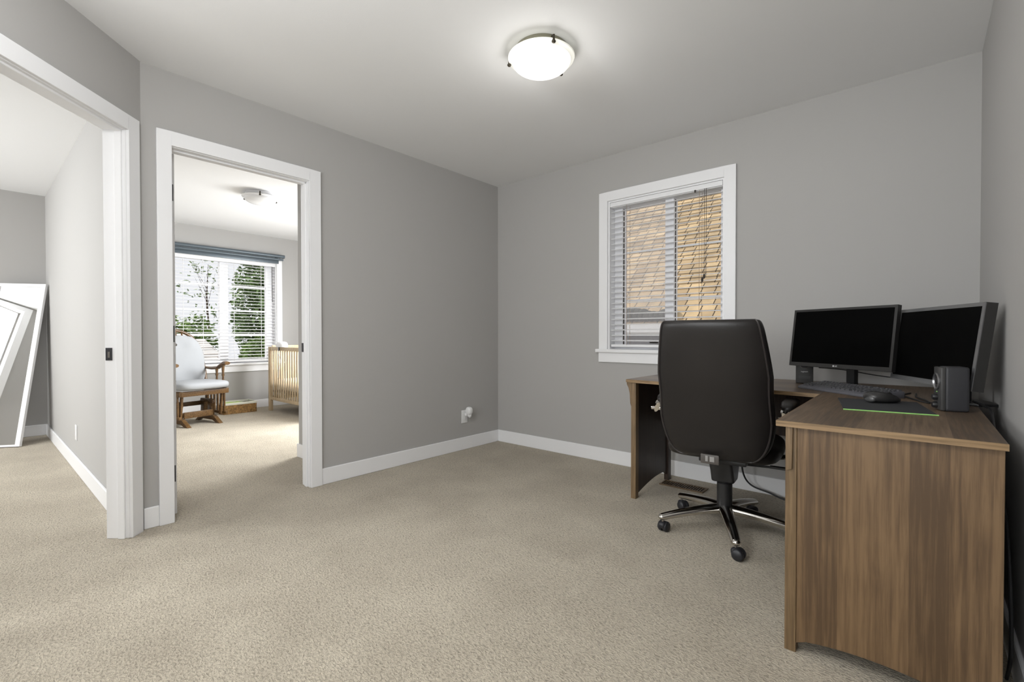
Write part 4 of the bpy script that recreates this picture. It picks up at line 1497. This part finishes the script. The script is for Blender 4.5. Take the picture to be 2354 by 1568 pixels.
for k in range(16):
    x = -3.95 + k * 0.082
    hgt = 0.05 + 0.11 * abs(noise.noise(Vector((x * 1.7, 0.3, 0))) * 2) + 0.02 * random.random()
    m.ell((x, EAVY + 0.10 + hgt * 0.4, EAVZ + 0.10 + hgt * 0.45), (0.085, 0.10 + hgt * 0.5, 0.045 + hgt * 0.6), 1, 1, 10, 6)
m.build('eave_clumps', M['eave_clumps'], hs)  # row of dark rounded clumps along part of the eave

struct(MB().box(-60, 40, -30, 50, -2.95, -2.8).build('ground', M['ground'], smooth=0))

# pale shed roof below the nursery window
sh = empty('shed', (-10.4, 2.3, -2.8), label='shed with pale low roof outside the nursery window', cat='shed')
shingle_roof('roof', M['pale_roof'], sh, 1.2, 3.30, -9.4, 0.30, 2.1, 0.30, 0.14, 0)
MB().box(-11.4, -9.5, 1.3, 3.22, -2.8, 0.28).build('wall', M['siding'], sh, smooth=0)


# ------------------------------------------------------------------ outside: trees
def leaves(n, center, radii, size, seed, shell=0.55, keep=None):
    rnd = random.Random(seed)
    v, f = [], []
    c = Vector(center)
    for i in range(n):
        while True:
            p = Vector((rnd.uniform(-1, 1), rnd.uniform(-1, 1), rnd.uniform(-1, 1)))
            if p.length > 1:
                continue
            if p.length < shell * rnd.random():
                continue
            q = Vector((p.x * radii[0], p.y * radii[1], p.z * radii[2])) + c
            if keep and noise.noise(q * keep[0]) < keep[1]:
                continue
            break
        a = Vector((rnd.gauss(0, 1), rnd.gauss(0, 1), rnd.gauss(0, 0.6))).normalized()
        b_ = a.cross(Vector((rnd.gauss(0, 1), rnd.gauss(0, 1), rnd.gauss(0, 1)))).normalized()
        s = size * rnd.uniform(0.6, 1.3)
        o = len(v)
        v += [q - a * s, q + b_ * s * 0.45 + a * s * 0.1, q + a * s, q - b_ * s * 0.45 + a * s * 0.1]
        f.append((o, o + 1, o + 2, o + 3))
    me = MB()
    me.add(v, f)
    return me


def tree(name, label, cat, base, cen, radii, n, size, seed, mats, keep=None, group=None, th=1.0):
    t = empty(name, base, label=label, cat=cat, group=group)
    tr = MB()
    b0, c0 = Vector(base), Vector(cen)
    tr.tube([b0, b0.lerp(c0, 0.5) + Vector((0.05, 0.06, 0)), c0, c0 + Vector((0, 0.05, radii[2] * 0.7))], [0.14 * th, 0.11 * th, 0.07 * th, 0.02 * th], 8)
    rnd = random.Random(seed + 1)
    for k in range(7):
        d = Vector((rnd.uniform(-1, 1), rnd.uniform(-1, 1), rnd.uniform(0.1, 0.8)))
        tr.tube([c0 + Vector((0, 0, (k - 3) * radii[2] * 0.15)), c0 + Vector((d.x * radii[0] * 0.7, d.y * radii[1] * 0.7, d.z * radii[2] * 0.8))], [0.035 * th, 0.008 * th], 6)
    tr.build('trunk', M['bark'], t)
    leaves(n, cen, radii, size, seed, keep=keep).build('foliage', mats, t, smooth=0)
    return t


tree('leafy_tree', 'dense green tree filling the right pane of the nursery window', 'tree', (-12.3, 5.30, -2.8), (-12.3, 5.10, 1.7), (1.0, 1.0, 1.75), 9000, 0.07, 3, M['leaf_a'], keep=(2.2, -0.10))
tree('sparse_tree', 'sparse thin-branched tree against white sky in the left pane of the nursery window', 'tree', (-18.6, 5.5, -2.8), (-18.4, 5.35, 2.4), (0.9, 0.85, 1.5), 170, 0.08, 9, M['leaf_a'], keep=(1.3, 0.12), th=0.3)
hd = empty('hedge', (-14.6, 3.6, -2.8), label='mid green hedge beyond the pale shed roof outside the nursery', cat='hedge')
mm = MB()
for k in range(5):
    lm = leaves(1500, (-14.6 + 0.15 * (k % 2), 1.9 + 0.52 * k, 0.45 + 0.06 * math.sin(k * 2.1)), (0.6, 0.55, 1.12), 0.075, 40 + k)
    mm.add(lm.v, lm.f)
mm.build('foliage', M['leaf_b'], hd, smooth=0)
m = MB()
for k in range(5):
    m.tube([(-14.6, 1.9 + 0.52 * k, -2.8), (-14.6, 1.9 + 0.52 * k, 0.5)], [0.06, 0.02], 6)
m.build('stems', M['bark'], hd)
tree('leafy_shrub', 'light green shrub low in the right pane of the nursery window', 'shrub', (-10.6, 4.25, -2.8), (-10.6, 4.22, 0.42), (0.55, 0.58, 0.62), 3200, 0.06, 21, M['leaf_b'])
for o in bpy.data.objects:
    if '_local' in o:
        del o['_local']
